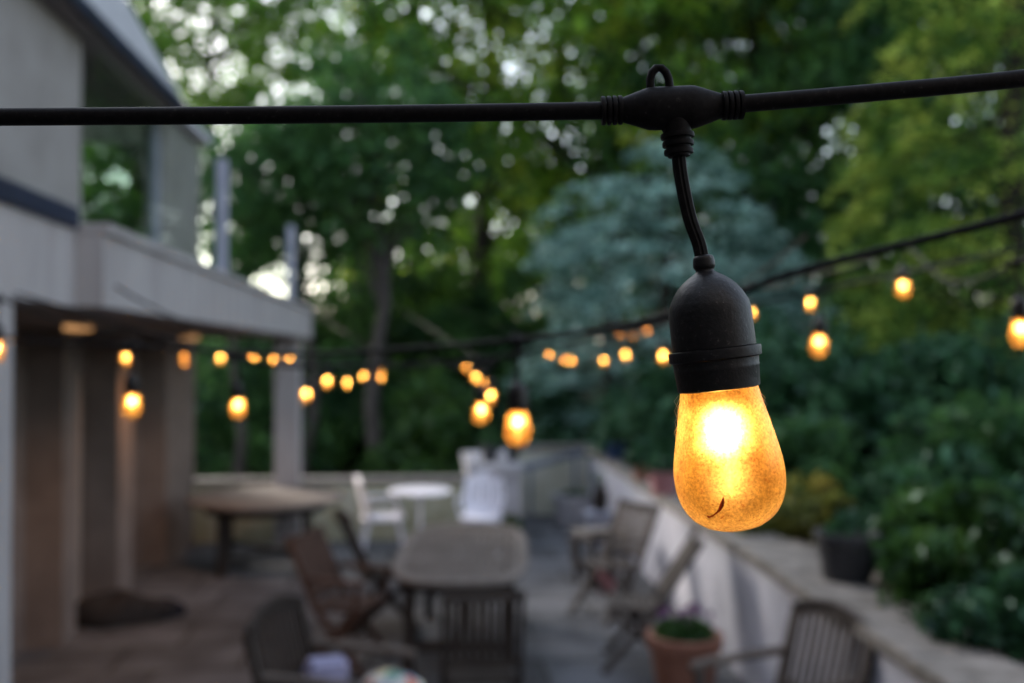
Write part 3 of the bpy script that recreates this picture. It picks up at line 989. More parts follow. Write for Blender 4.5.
# dark vase on a white plinth
p = on_floor(608, 11.6)
p.x = min(p.x, wall_x(p.y) - .2)
t = empty('plinth', 'white block plinth under the dark vase by the wall', 'plinth', p)
b = MB(); b.span((-.15, -.17, 0), (.15, .17, .34)); b.build('block', M['white_wall'], t, bevel=.01)
b = MB(); b.span((-.18, -.20, .341), (.18, .20, .39)); b.build('top_slab', M['white_wall'], t, bevel=.01)
t = empty('vase', 'dark slender vase with a green sprig on a white plinth', 'vase', (p.x, p.y, .391))
b = MB(); b.lathe([(0, 0), (.06, 0), (.075, .03), (.095, .14), (.085, .22), (.05, .28), (.042, .31), (.052, .33), (.04, .33)], 20); b.build('vase_body', M['teak_dark'], t, True)
c = plant_leaves(60, .08, .2); c[:, 2] += .31
leaf_obj('foliage', c, .07, M['hosta'], t, up=0, slim=.3)

# ------------------------------------------------------------------ cloth things
def lumpy(name, mat, dims, seed, parent=None, amp=.25, n=20, flat=.15):
    b_ = MB()
    rg = random.Random(seed)
    ph = [rg.uniform(0, 6.3) for _ in range(8)]
    prof = []
    vs, fs = [], []
    rows = 12
    for j in range(rows + 1):
        v = j / rows
        th = PI * v
        for k in range(n):
            q = 2 * PI * k / n
            m_ = 1 + amp * (math.sin(2 * q + ph[0]) * .5 + math.sin(3 * q + 2 * th + ph[1]) * .4 + math.sin(5 * q - 3 * th + ph[2]) * .3) * math.sin(th)
            x = math.sin(th) * math.cos(q) * m_ * dims[0]
            y = math.sin(th) * math.sin(q) * m_ * dims[1]
            z = max(-flat, -math.cos(th)) * dims[2] * (1 + amp * .5 * math.sin(3 * q + ph[3])) + flat * dims[2] * 1.25
            vs.append((x, y, max(z, 0.004)))
    for j in range(rows):
        for k in range(n):
            k2 = (k + 1) % n
            fs.append((j * n + k, j * n + k2, (j + 1) * n + k2, (j + 1) * n + k))
    b_.add(vs, fs)
    return b_.build(name, mat, parent, True)


p = on_floor(117, 8.25)
o = lumpy('tarpaulin', M['bag_cloth'], (.40, .24, .20), 3)
o.location = p; o.rotation_euler = (0, 0, .15)
tag(o, 'crumpled dark tarpaulin heaped on the flagstones near the house doors', 'tarpaulin')
p = on_floor(163, 8.45)
o = lumpy('bag', M['dark_cloth'], (.20, .14, .11), 9)
o.location = p
tag(o, 'small black bag lying next to the crumpled tarpaulin', 'bag')
p = on_floor(322, 5.12, .452)
o = lumpy('jacket', M['dark_cloth'], (.24, .20, .10), 21, amp=.3)
o.location = p
tag(o, 'crumpled black jacket on the seat of the dark armchair', 'jacket')
p = on_floor(326, 5.0, .59)
b = MB()
for k in range(3): b.box((0.006 * k, 0.004 * k, .0135 + .027 * k), (.20 - .008 * k, .15 - .008 * k, .025))
o = b.build('folded_cloth', M['lavender'], None, True, .008)
o.location = p; o.rotation_euler = (0.10, .05, .35)
tag(o, 'folded lavender cloth lying on the black jacket', 'cloth')
p = on_floor(392, 4.95, .49)
o = lumpy('cushion', M['pattern'], (.17, .12, .09), 33, amp=.12, flat=.5)
o.location = p; o.rotation_euler = (0, 0, -.35)
tag(o, 'small cushion with teal, cream and orange patches on the armchair seat edge', 'cushion')

# ------------------------------------------------------------------ trees and shrubs
def clump_cloud(cens, radii, per, flat=1.0, rng=RNG):
    cens = np.asarray(cens); radii = np.asarray(radii)
    n = len(cens)
    d = rng.normal(size=(n, per, 3))
    d /= np.linalg.norm(d, axis=2)[:, :, None]
    rr = rng.uniform(0, 1, (n, per, 1)) ** .5
    p_ = d * rr * radii[:, None, None]
    p_[:, :, 2] *= flat
    return (cens[:, None, :] + p_).reshape(-1, 3)


def tree(name, label, px, d, H, cz, rx, rz_, ncl, per, ls, mat, cat='tree', trunk_r=.22, bark='bark', cr=(.7, 1.3), group=None, hollow=.45, flat=.7, lean=0.0):
    base = on_floor(px, d)
    base.z = gz(base.x, base.y)
    t_ = empty(name, label, cat, base, group=group)
    q = RNG.normal(size=(ncl, 3)); q /= np.linalg.norm(q, axis=1)[:, None]
    rad = RNG.uniform(hollow ** 3, 1, ncl) ** (1 / 3)
    cens = q * rad[:, None] * np.array([rx, rx, rz_]) + np.array([lean * cz, 0, cz - base.z])
    cens = cens[cens[:, 2] > .4]
    b_ = MB()
    top = H * .86
    b_.tube([(lean * top * k / 8 + .12 * math.sin(k * 1.3 + px), .1 * math.sin(k * 1.7 + d), -.1 + (top + .1) * k / 8) for k in range(9)], [trunk_r * (1.25 if k == 0 else 1) * (1 - .85 * k / 8) for k in range(9)], 10)
    for k in range(min(22, len(cens))):
        c_ = Vector(cens[k])
        z0 = max(H * .18, min(top * .85, c_.z - abs(c_.x) * .5 - .6))
        s_ = Vector((lean * z0, 0, z0))
        mid = s_.lerp(c_, .5) + Vector((0, 0, .25))
        r0 = trunk_r * .32
        b_.tube([s_, mid, c_], [r0, r0 * .6, r0 * .2], 6)
    b_.build('trunk', M[bark], t_, True)
    pts = clump_cloud(cens, RNG.uniform(cr[0], cr[1], len(cens)), per, flat)
    leaf_obj('crown', pts, ls, M[mat], t_, up=.35)
    return t_


TG = 'broadleaf trees beyond the patio'
tree('broadleaf_tree', 'tall airy tree with dark trunk and bright sky gaps rising behind the deck post', 366, 23, 17, 11.2, 3.2, 5.4, 95, 42, .23, 'leaf_mid', trunk_r=.30, group=TG, cr=(.35, .75))
tree('broadleaf_tree', 'tall leafy tree with dark trunk between the sky gaps and the blue conifer', 486, 21, 16, 8.5, 4.0, 6.6, 170, 75, .24, 'leaf_mid', trunk_r=.26, group=TG, cr=(.5, 1.1))
tree('broadleaf_tree', 'sparse tree with the largest sky gaps beyond the glass balustrade', 138, 28, 18, 11, 3.8, 7.0, 190, 44, .25, 'leaf_mid', trunk_r=.24, group=TG, cr=(.35, .8))
tree('broadleaf_tree', 'bright green tree with yellowing sprays above the T connector', 610, 19, 15, 9.4, 4.0, 5.4, 230, 85, .23, 'leaf_bright', trunk_r=.24, group=TG, cr=(.55, 1.1))
tree('broadleaf_tree', 'dark green tree behind the blue conifer and left of the golden one', 760, 20, 15, 7.5, 4.2, 6.6, 290, 90, .23, 'leaf_dark', trunk_r=.26, group=TG, cr=(.6, 1.2))
tree('broadleaf_tree', 'leafy tree behind the roof corner seen through the upper glazing', 135, 25, 17, 9, 4.8, 7, 170, 48, .25, 'leaf_mid', trunk_r=.26, group=TG, cr=(.5, 1.1))
tree('broadleaf_tree', 'hazy green tree whose crown fills the space between the two tall dark trunks', 415, 31, 19, 11, 5.0, 8, 115, 42, .27, 'leaf_bright', trunk_r=.3, group=TG, cr=(.4, .8))
tree('broadleaf_tree', 'fine-leaved airy tree farthest off beyond the balustrade, full of tiny sky gaps', 245, 34, 21, 14.5, 6.4, 6.5, 230, 36, .22, 'leaf_mid', trunk_r=.22, group=TG, cr=(.8, 1.7), flat=.9)
tree('broadleaf_tree', 'fine-leaved airy tree behind the tall dark trunk, speckled with sky', 455, 36, 21, 13, 6.0, 8.5, 200, 34, .22, 'leaf_bright', trunk_r=.24, group=TG, cr=(.8, 1.7), flat=.9)
tree('broadleaf_tree', 'high-crowned green tree peeping over the roof edge beside the largest sky gaps', 212, 26, 16, 11.8, 3.1, 3.8, 150, 48, .23, 'leaf_mid', trunk_r=.16, group=TG, cr=(.5, 1.0))
tree('broadleaf_tree', 'mid green tree closing the view behind the bright yellowing tree', 560, 29, 18, 10, 5.5, 8, 120, 70, .28, 'leaf_mid', trunk_r=.3, group=TG, cr=(.6, 1.2))
tree('broadleaf_tree', 'deep green tree standing behind the golden conifer', 915, 22, 16, 8, 5, 7, 430, 95, .24, 'leaf_dark', trunk_r=.28, group=TG, cr=(.7, 1.3))
SG = 'understorey shrubs and saplings'
tree('sapling', 'slim leaning sapling seen between the house corner and the deck post', 232, 15.5, 6.0, 4.6, 1.1, 1.4, 60, 60, .15, 'leaf_dark', trunk_r=.10, bark='bark_grey', cr=(.3, .6), group=SG, lean=.05)
tree('sapling', 'dark thin-trunked sapling just past the deck post', 312, 16.0, 6.5, 4.9, 1.2, 1.5, 70, 60, .16, 'leaf_dark', trunk_r=.11, bark='bark_grey', cr=(.3, .6), group=SG, lean=-.03)
tree('sapling', 'straight-trunked dark tree behind the white garden chair', 379, 15.8, 7.5, 5.6, 1.5, 1.8, 90, 70, .17, 'leaf_dark', trunk_r=.16, bark='bark_grey', cr=(.35, .7), group=SG)


def shrub(label, px, d, H, r_, mat, ncl=60, per=90, ls=.14, name='shrub', cat='shrub', base_z=None, group=None, flat=.75, up=.35, slim=.45):
    base = on_floor(px, d)
    base.z = gz(base.x, base.y) if base_z is None else base_z
    t_ = empty(name, label, cat, base, group=group)
    q = RNG.normal(size=(ncl, 3)); q /= np.linalg.norm(q, axis=1)[:, None]
    q[:, 2] = np.abs(q[:, 2])
    cens = q * (RNG.uniform(.15, 1, ncl) ** .5)[:, None] * np.array([r_, r_, H * .86])
    cens[:, 2] += .08 * H
    b_ = MB()
    for k in range(7):
        c_ = Vector(cens[k]); b_.tube([(c_.x * .1, c_.y * .1, -.05), (c_.x * .45, c_.y * .45, c_.z * .55), tuple(c_)], [.03, .02, .008], 6)
    b_.build('stem', M['bark'], t_, True)
    pts = clump_cloud(cens, RNG.uniform(.16, .34, ncl) * max(.5, r_), per, flat)
    pts[:, 2] = np.maximum(pts[:, 2], .01)
    leaf_obj('foliage', pts, ls, M[mat], t_, up=up, slim=slim)
    return t_


for a in (
    ('dark shrub filling the gap between the house corner and the deck post', 235, 17.5, 2.9, 1.9, 'leaf_dark', 90, 90, .17),
    ('broad dark shrub right behind the low mossy wall past the deck post', 335, 17.5, 2.6, 1.7, 'leaf_dark', 90, 90, .17),
    ('rounded mid green shrub behind the bistro table', 432, 15.6, 2.35, 1.05, 'hosta', 80, 100, .13),
    ('dark bushy shrub at the foot of the blue conifer beside the pillar', 545, 15.4, 2.1, 1.3, 'rhodo', 80, 90, .14),
    ('tall dark shrub standing in the shade beneath the airy tree', 285, 20.5, 3.7, 2.4, 'leaf_wood', 110, 90, .2),
    ('tall green shrub beneath the tree with sky gaps, behind the bistro table', 400, 20.0, 4.6, 2.4, 'leaf_wood', 120, 90, .2),
    ('tall dark shrub joining the leafy tree and the blue conifer', 490, 19.0, 4.3, 2.0, 'leaf_dark', 110, 90, .19),
):
    shrub(*a, group=SG)
BG = 'shrubs on the garden bank'
for a in (
    ('dark glossy shrub on the bank just above the ledge pots', 690, 12.6, 1.4, 1.3, 'rhodo', 70, 90, .14),
    ('broad rhododendron on the bank behind the amber bulb', 770, 11.8, 1.7, 1.5, 'rhodo', 90, 90, .15),
    ('broad blue-green rhododendron under the pair of hanging bulbs', 850, 11.0, 1.35, 1.4, 'rhodo', 90, 90, .15),
    ('rhododendron beneath the golden conifer at the bank top', 960, 10.6, 1.2, 1.5, 'rhodo', 90, 90, .15),
    ('dark low shrub between the nursery pot and the boulder', 800, 8.4, .85, .75, 'leaf_dark', 60, 80, .11),
    ('leafy bush in front of the boulder', 912, 6.9, .7, .5, 'rhodo', 60, 80, .11),
    ('leafy bush beside the boulder, below the golden conifer', 990, 7.6, 1.0, .8, 'leaf_dark', 60, 80, .12),
    ('bright leafy perennial spilling over the wall slab', 940, 5.7, .62, .40, 'hosta', 60, 80, .09),
    ('lush perennial clump leaning over the wall near the corner of the view', 985, 5.1, .75, .5, 'hosta', 60, 80, .09),
    ('dark perennial clump behind the two lush ones', 955, 6.3, .75, .6, 'rhodo', 60, 80, .10),
    ('small dark plant hanging over the coping at the picture corner', 1030, 4.5, .5, .42, 'rhodo', 50, 80, .09),
    ('yellowing low bush beside the amber bulb', 803, 7.2, .55, .45, 'yellow_leaf', 40, 60, .09),
):
    shrub(*a, group=BG)

# boulder
p = on_floor(905, 7.7); p.z = gz(p.x, p.y) - .30
b = MB()
rg = random.Random(4)
vs, fs = [], []
n, rows = 18, 10
for j in range(rows + 1):
    th = PI * j / rows
    for k in range(n):
        q = 2 * PI * k / n
        m_ = 1 + .12 * math.sin(3 * q + th * 2) + .1 * math.sin(5 * q - th * 3 + 1)
        vs.append((.42 * math.sin(th) * math.cos(q) * m_, .34 * math.sin(th) * math.sin(q) * m_, -.36 * math.cos(th) * m_ + .22))
for j in range(rows):
    for k in range(n):
        fs.append((j * n + k, j * n + (k + 1) % n, (j + 1) * n + (k + 1) % n, (j + 1) * n + k))
b.add(vs, fs)
o = b.build('boulder', M['boulder'], None, True)
o.location = p
o['label'] = 'pinkish brown boulder on the planted bank'; o['category'] = 'boulder'


# conifers: whorls of drooping sprays
def conifer(label, px, d, prof, mat, nspray, per, spr, ls, droop, trunk_h, slim=.3, base_z=None):
    """prof: list of (z, radius) silhouette"""
    base = on_floor(px, d)
    base.z = gz(base.x, base.y) if base_z is None else base_z
    t_ = empty('conifer', label, 'tree', base)
    b_ = MB(); b_.tube([(0, 0, -.1), (.03, 0, trunk_h * .5), (0, 0, trunk_h)], [.20, .12, .03], 10)
    zs = np.array([q[0] for q in prof]); rs = np.array([q[1] for q in prof])
    z = RNG.uniform(zs[0], zs[-1], nspray)
    q = RNG.uniform(0, 2 * PI, nspray)
    edge = np.interp(z, zs, rs)
    keep = RNG.uniform(0, 1, nspray) < np.maximum(.25, edge / rs.max())
    z, q, edge = z[keep], q[keep], edge[keep]
    rr = edge * RNG.uniform(.45, 1.06, len(z)) ** .6
    n_ = len(z)
    c_ = np.stack([rr * np.cos(q), rr * np.sin(q), z - droop * rr ** 1.5], 1)
    out = np.stack([np.cos(q), np.sin(q), np.full(n_, -droop * 1.6)], 1)
    side = np.stack([-np.sin(q), np.cos(q), np.zeros(n_)], 1)
    u = RNG.uniform(-.8, 1, (n_, per, 1)); v = RNG.normal(size=(n_, per, 1)) * .42; w_ = RNG.normal(size=(n_, per, 1)) * .11
    sc = (spr * RNG.uniform(.6, 1.25, n_))[:, None, None]
    P = c_[:, None, :] + sc * (u * out[:, None, :] + v * (1.05 - u * .5) * side[:, None, :] + w_ * np.array([0, 0, 1.0]))
    P[:, :, 2] -= .25 * sc[:, :, 0] * (u[:, :, 0] ** 2) * (1 + droop)
    dirs = np.repeat(out[:, None, :], per, 1).reshape(-1, 3)
    for k in range(min(60, n_)):
        b_.tube([(0, 0, z[k] - .0), tuple(c_[k] * np.array([.5, .5, 1]) + np.array([0, 0, .1])), tuple(c_[k])], [.035, .02, .008], 5)
    b_.build('trunk', M['bark'], t_, True)
    leaf_obj('crown', P.reshape(-1, 3), ls, M[mat], t_, up=.8, slim=slim, direc=dirs)
    return t_


conifer('rounded blue-green conifer beyond the end of the white wall', 664, 15.6,
        [(.2, 1.5), (.8, 1.8), (1.8, 1.95), (2.8, 1.95), (3.7, 1.9), (4.4, 1.6), (4.9, 1.15), (5.25, .5)], 'spruce', 260, 130, .50, .13, .10, 4.8, base_z=.25)
conifer('lower spreading blue-green conifer just behind the black socket', 748, 16.5,
        [(.2, 1.0), (.8, 1.3), (1.8, 1.35), (2.6, 1.0), (3.2, .5), (3.6, .15)], 'spruce', 170, 95, .52, .13, .06, 3.2, base_z=.6)
conifer('golden green conifer with drooping sprays on the garden bank', 1012, 12.2,
        [(.2, 1.4), (1.2, 1.9), (2.6, 1.85), (4.2, 1.6), (6, 1.3), (8, .8), (10, .15)], 'golden', 620, 80, .55, .14, .22, 9.5)

# far wood as one mass
cens, rad = [], []
for k in range(1500):
    px_ = random.uniform(-160, 1180)
    d = random.uniform(34, 44)
    q = on_floor(px_, d)
    hmax = 19
    if 170 < px_ < 330: hmax = 2.6
    elif 330 <= px_ < 480: hmax = 6.2
    elif 480 <= px_ < 590: hmax = 9
    elif px_ <= 170: hmax = 11
    z = random.uniform(-.2, 1) ** 1 * hmax
    cens.append((q.x, q.y, max(.3, z))); rad.append(random.uniform(.9, 1.9))
o = leaf_obj('wood', clump_cloud(np.array(cens), np.array(rad), 62, .7), .42, M['leaf_wood'], up=.3, slim=.6)
tag(o, kind='stuff', label='dark mass of woodland far behind the garden trees', cat='wood')
# ground cover on the bank
n = 26000
X = RNG.uniform(2.75, 12, n); Y = RNG.uniform(2.5, 17, n)
Z = np.array([gz(a_, b_) for a_, b_ in zip(X, Y)]) + RNG.uniform(.0, .16, n)
o = leaf_obj('ground_cover', np.stack([X, Y, Z], 1), .10, M['rhodo'], up=.6)
tag(o, kind='stuff', label='low dark leafy ground cover on the bank', cat='ground cover')

# ------------------------------------------------------------------ string lights
U = .000397          # metres per photo pixel at the nearest lamp


def lamp_mesh_profiles():
    sock = [(0, 0), (5, 0), (9.5, 2), (10.8, 7), (10.8, 12), (9, 15.5), (10.5, 18), (17, 22), (26, 29), (34, 39), (39.5, 50), (41, 58), (41.3, 92), (41.3, 93.5)]
    coll = [(41.2, 94), (45.6, 94.6), (46, 97), (45.6, 104), (42.5, 105.5), (42, 112), (42.4, 113), (41.8, 115), (40.6, 134), (38.5, 135), (36.5, 134), (36.5, 115), (0, 114)]
    bulb = [(36, 128), (38.2, 134), (38.8, 137), (40.5, 146), (43, 158), (46.4, 172), (49.6, 186), (52.4, 200), (54, 212), (54.4, 221), (53.8, 232), (51.2, 243.5), (46.5, 254), (39.8, 262.5), (31, 269), (21.5, 273), (11, 275.2), (0, 276)]
    return sock, coll, bulb


def smooth_prof(pr, k=3):
    out = []
    for i in range(len(pr) - 1):
        p0_ = pr[max(i - 1, 0)]; p1_ = pr[i]; p2_ = pr[i + 1]; p3_ = pr[min(i + 2, len(pr) - 1)]
        for j in range(k):
            t_ = j / k
            out.append(tuple(.5 * (2 * b1 + (c1 - a1) * t_ + (2 * a1 - 5 * b1 + 4 * c1 - d1) * t_ ** 2 + (3 * b1 - a1 - 3 * c1 + d1) * t_ ** 3) for a1, b1, c1, d1 in zip(p0_, p1_, p2_, p3_)))
    out.append(pr[-1])
    return out


def hanging_light(label, cord, axis0, axis1, tiltT=0.0, n=24, fine=False, fil='filament'):
    """cord: list of (x, z) photo pixels from the cable centre; axis0/axis1: socket top and bulb tip"""
    t_ = empty('hanging_light', label, 'string light', group='string lights over the patio')
    # moulded T connector
    RX = Matrix.Rotation(tiltT, 4, 'Y')
    X2 = RX @ Matrix.Rotation(PI / 2, 4, 'Y')
    b_ = MB()
    b_.lathe([(r_ * U, z_ * U) for r_, z_ in [(9, -55), (11.5, -52), (12.6, -49), (20, -27), (21.2, -23), (21.6, -18), (21.6, 18), (21.2, 23), (20, 27), (12.6, 49), (11.5, 52), (9, 55)]], n, X2, 1.0, .8)
    for s_ in (-1, 1):
        for k in range(4):
            c_ = s_ * (52 + k * 5.6)
            b_.lathe([(9 * U, (c_ - 2.3) * U), (14.2 * U, (c_ - 1.9) * U), (14.6 * U, c_ * U), (14.2 * U, (c_ + 1.9) * U), (9 * U, (c_ + 2.3) * U)], n, X2)
    d0 = Vector((cord[1][0] - cord[0][0], 0, cord[1][1] - cord[0][1])).normalized()
    Mz = Matrix.Translation(Vector((cord[0][0] * U, 0, cord[0][1] * U))) @ d0.to_track_quat('-Z', 'Y').to_matrix().to_4x4()
    b_.lathe([(40 * U, 17 * U), (34 * U, 8 * U), (26 * U, 0), (19 * U, -6 * U), (15.5 * U, -11 * U), (13.5 * U, -17 * U), (11.5 * U, -38 * U), (6 * U, -39 * U)], n, Mz, .33, .95)
    b_.lathe([(14 * U, 0), (14 * U, -15 * U), (11 * U, -38 * U), (5 * U, -38.5 * U)], n, Mz)
    for k in range(3):
        z_ = -17 - k * 8.0
        rr_ = 16.6 - k * 1.1
        b_.lathe([(9 * U, (z_ + 2.8) * U), (rr_ * U, (z_ + 2.3) * U), (rr_ * 1.02 * U, z_ * U), (rr_ * U, (z_ - 2.3) * U), (9 * U, (z_ - 2.8) * U)], n, Mz)
    con = b_.build('connector', M['rubber'], t_, True)
    b_ = MB(); b_.M = RX @ Matrix.Translation(Vector((-11 * U, 0, 19 * U)))
    b_.tube([(-9.5 * U, 0, 0), (-9.5 * U, 0, 10 * U), (-7.5 * U, 0, 17 * U), (-3 * U, 0, 21.5 * U), (2 * U, 0, 21.5 * U), (6.5 * U, 0, 17 * U), (9 * U, 0, 10 * U), (9.5 * U, 0, 0)], 4.3 * U, 10)
    b_.build('hanging_loop', M['rubber'], con, True)
    # twin-core drop cord
    P = [Vector((x * U, 0, z * U)) for x, z in cord]
    fineP = []
    for i in range(len(P) - 1):
        p0_, p1_, p2_, p3_ = P[max(i - 1, 0)], P[i], P[i + 1], P[min(i + 2, len(P) - 1)]
        for j in range(4):
            q_ = j / 4
            fineP.append(.5 * (2 * p1_ + (p2_ - p0_) * q_ + (2 * p0_ - 5 * p1_ + 4 * p2_ - p3_) * q_ ** 2 + (3 * p1_ - p0_ - 3 * p2_ + p3_) * q_ ** 3))
    fineP.append(P[-1])
    b_ = MB()
    for s_ in (-1, 1):
        b_.tube([p_ + Vector((s_ * 2.0 * U, 0, 0)) for p_ in fineP], 5.2 * U, 8)
    b_.build('cord', M['rubber'], t_, True)
    # socket, collar, bulb
    a0_ = Vector((axis0[0] * U, 0, axis0[1] * U)); a1_ = Vector((axis1[0] * U, 0, axis1[1] * U))
    ax = (a1_ - a0_).normalized()
    Ms = Matrix.Translation(a0_) @ (-ax).to_track_quat('Z', 'Y').to_matrix().to_4x4() @ Matrix.Scale(-1, 4, (0, 0, 1))
    sock, coll, bl = lamp_mesh_profiles()
    nn = 64 if fine else 20
    b_ = MB(); b_.lathe([(r_ * U, z_ * U) for r_, z_ in (smooth_prof(sock[:-3], 3) + sock[-3:])], nn, Ms)
    so_ = b_.build('socket', M['socket'], t_, True)
    b_ = MB(); b_.lathe([(r_ * U, z_ * U) for r_, z_ in coll], nn, Ms); b_.build('collar', M['socket'], so_, True)
    b_ = MB(); b_.lathe([(r_ * U, z_ * U) for r_, z_ in smooth_prof(bl, 3 if fine else 1)], nn, Ms)
    bo = b_.build('bulb', M['glass'], t_, True, outward=True)
    b_ = MB()
    c_ = 177 * U
    b_.lathe([(0, c_ - 13 * U), (4 * U, c_ - 12 * U), (7 * U, c_ - 6 * U), (7.5 * U, c_ + 3 * U), (5 * U, c_ + 12 * U), (0, c_ + 15 * U)], 10 if fine else 6, Ms)
    b_.build('filament', M[fil], bo, True)
    b_ = MB()
    b_.lathe([(0, 191 * U), (2.2 * U, 193 * U), (2.6 * U, 215 * U), (2.2 * U, 240 * U), (0, 244 * U)], 8, Ms)
    b_.build('lower_glow_rod', M['glow_low'] if fil == 'filament' else M[fil], bo, True)  # glowing rod added below the filament to light the lower glass
    return t_, Ms


HERO_D = .395
hp = at(672, 108, HERO_D)
hero, HM = hanging_light('large lit amber bulb with dusty glass hanging from a black T connector in sharp focus',
                         [(4, -11), (8, -62), (17, -108), (26, -134), (29.5, -149)], (30.5, -147), (62.5, -421), R(-2.4), 32, True)
hero.location = hp
hero.rotation_euler = (0, 0, -YAW)


def hpt(px, py, dz=0.0):
    """point at the depth of the near lamp's axis, moved dz metres towards the camera"""
    return hp + RT * ((px - 672) * U) + Vector((0, 0, 1)) * ((108 - py) * U) - Vector((math.sin(YAW), math.cos(YAW), 0)) * dz


def cable(label, pts, r=.004, n=8, res=10, sag=0.0):
    P = [Vector(p_) for p_ in pts]
    out = []
    for i in range(len(P) - 1):
        p0_, p1_, p2_, p3_ = P[max(i - 1, 0)], P[i], P[i + 1], P[min(i + 2, len(P) - 1)]
        for j in range(res):
            q_ = j / res
            a_ = .5 * (2 * p1_ + (p2_ - p0_) * q_ + (2 * p0_ - 5 * p1_ + 4 * p2_ - p3_) * q_ ** 2 + (3 * p1_ - p0_ - 3 * p2_ + p3_) * q_ ** 3)
            lin = p1_.lerp(p2_, q_)
            a_ = lin.lerp(a_, .8) - Vector((0, 0, sag * 4 * q_ * (1 - q_)))
            out.append(a_)
    out.append(P[-1])
    b_ = MB(); b_.tube(out, r, n)
    o_ = b_.build('light_cable', M['rubber'], None, True)
    tag(o_, label, 'cable', 'string light cables')
    return o_


cable('thick black cable in sharp focus running straight across the top', [
    (-1.43, .34, 2.50), hpt(-560, 113), hpt(-200, 117.5), hpt(150, 116), hpt(420, 113.5), hpt(604, 110.5), hpt(672, 107.5), hpt(738, 104), hpt(880, 92), hpt(1060, 74), hpt(1500, 18), (2.2, .12, 2.9)], r=.0035, n=16, res=8)

# the other lamps share one set of meshes
proto, _ = hanging_light('x', [(0, -11), (1, -65), (1, -110), (0, -150)], (0, -147), (0, -423))
proto_dim, _ = hanging_light('x', [(0, -11), (1, -65), (1, -110), (0, -150)], (0, -147), (0, -423), fil='filament_dim')
first = {'filament': True, 'filament_dim': True}
BULB_C = 335 * U      # cable centre to bulb centre


def lamp_at(px, py, d, label, rz=None, dim=False):
    key = 'filament_dim' if dim else 'filament'
    src = proto_dim if dim else proto
    if first[key]:
        o_ = src; first[key] = False
    else:
        o_ = copy_tree(src)
    p_ = at(px, py, d)
    o_.location = (p_.x, p_.y, p_.z + BULB_C)
    o_.rotation_euler = (R(random.uniform(-3, 3)), R(random.uniform(-3, 3)), random.uniform(0, 6.28) if rz is None else rz)
    o_['label'] = label
    o_['group'] = 'string lights over the patio'
    return Vector(o_.location)


# strand behind the near one
h0 = lamp_at(131, 403, 2.3, 'large glowing bulb in front of the house doors', .58)
h1 = lamp_at(517, 424, 1.58, 'large glowing bulb hanging over the far pillar', .72)
dirB = (h1 - h0)
cable('blurred black cable rising behind the focused bulb towards the golden conifer', [
    (-1.43, 3.3, 2.40), at(0, 336, 2.62), h0, h0.lerp(h1, .5) - Vector((0, 0, .022)), h1, at(680, 314, 1.26), at(790, 274, 1.15), at(1024, 214, 1.0), at(1300, 130, .9), (1.9, -.3, 2.9)], r=.0046)
# strand C
c0 = lamp_at(236, 406, 2.75, 'glowing bulb seen between the house corner and the deck post', .3)
c1 = lamp_at(483, 411, 2.6, 'glowing bulb just beside the large one over the pillar, lowest of a receding row', .3)
c2 = lamp_at(821, 343, 2.5, 'glowing bulb over the bank, next to the focused bulb', .3)
cable('thin blurred cable crossing the whole patio at mid distance', [(-1.43, 3.6, 2.42), c0, c0.lerp(c1, .5) - Vector((0, 0, .02)), c1, c1.lerp(c2, .5) - Vector((0, 0, .0)), c2, at(1024, 248, 1.95), at(1300, 190, 1.8), (3.4, 1.2, 3.1)], r=.0046)
# strand at the right edge, running away along the white wall
e = [lamp_at(1018, 330, 1.95, 'large glowing bulb cut by the edge of the picture'),
     lamp_at(901, 287, 3.1, 'glowing bulb in front of the golden conifer'),
     lamp_at(809, 303, 4.3, 'small glowing bulb just above the one over the bank'),
     lamp_at(752, 313, 5.2, 'small glowing bulb touching the focused black socket'),
     lamp_at(648, 331, 8.3, 'faint orange bulb before the blue conifer, nearest the socket', dim=True),
     lamp_at(634, 336, 9.2, 'faint orange bulb before the blue conifer, middle of three', dim=True),
     lamp_at(620, 334, 10.2, 'faint orange bulb before the blue conifer, outermost of three', dim=True)]
cable('cable of the light row above the white wall', [(1.3, .3, 2.9)] + e + [(1.4, 15.2, 3.2)], sag=.03)
f = [lamp_at(663, 356, 4.4, 'glowing bulb half hidden behind the focused black socket'),
     lamp_at(625, 355, 5.7, 'glowing bulb next in from the one at the socket'),
     lamp_at(604, 361, 7.0, 'glowing bulb lowest in the row before the blue conifer'),
     lamp_at(572, 361, 8.6, 'small glowing bulb overlapping its neighbour before the blue conifer'),
     lamp_at(565, 360, 9.8, 'small glowing bulb partly behind its overlapping neighbour'),
     lamp_at(550, 355, 11.0, 'small glowing bulb at the outer end of the row before the blue conifer')]
cable('cable of the light row between the long table and the white wall', [(.95, 2.4, 2.5)] + f + [(.5, 15.0, 2.9)], sag=.03)
h = [lamp_at(491, 396, 3.9, 'glowing bulb second lowest of the row receding over the pillar'),
     lamp_at(481, 383, 5.0, 'small glowing bulb in the middle of the row receding over the pillar'),
     lamp_at(475, 377, 6.1, 'small glowing bulb overlapping another, second from the top of the receding row'),
     lamp_at(467, 368, 7.4, 'small glowing bulb topmost of the row receding over the pillar')]
cable('cable of the light row above the long dining table', [(.0, 2.75, 2.2)] + h + [(-.6, 15.6, 3.1)], sag=.03)
i_ = [lamp_at(306, 394, 4.2, 'glowing bulb just past the deck post, lowest of its row'),
      lamp_at(328, 381, 5.0, 'glowing bulb second from the deck post'),
      lamp_at(347, 383, 5.9, 'glowing bulb third from the deck post'),
      lamp_at(363, 376, 6.9, 'small glowing bulb fourth from the deck post'),
      lamp_at(381, 377, 7.9, 'small glowing bulb lower of the last two past the deck post'),
      lamp_at(382, 369, 8.9, 'small glowing bulb upper of the last two past the deck post')]
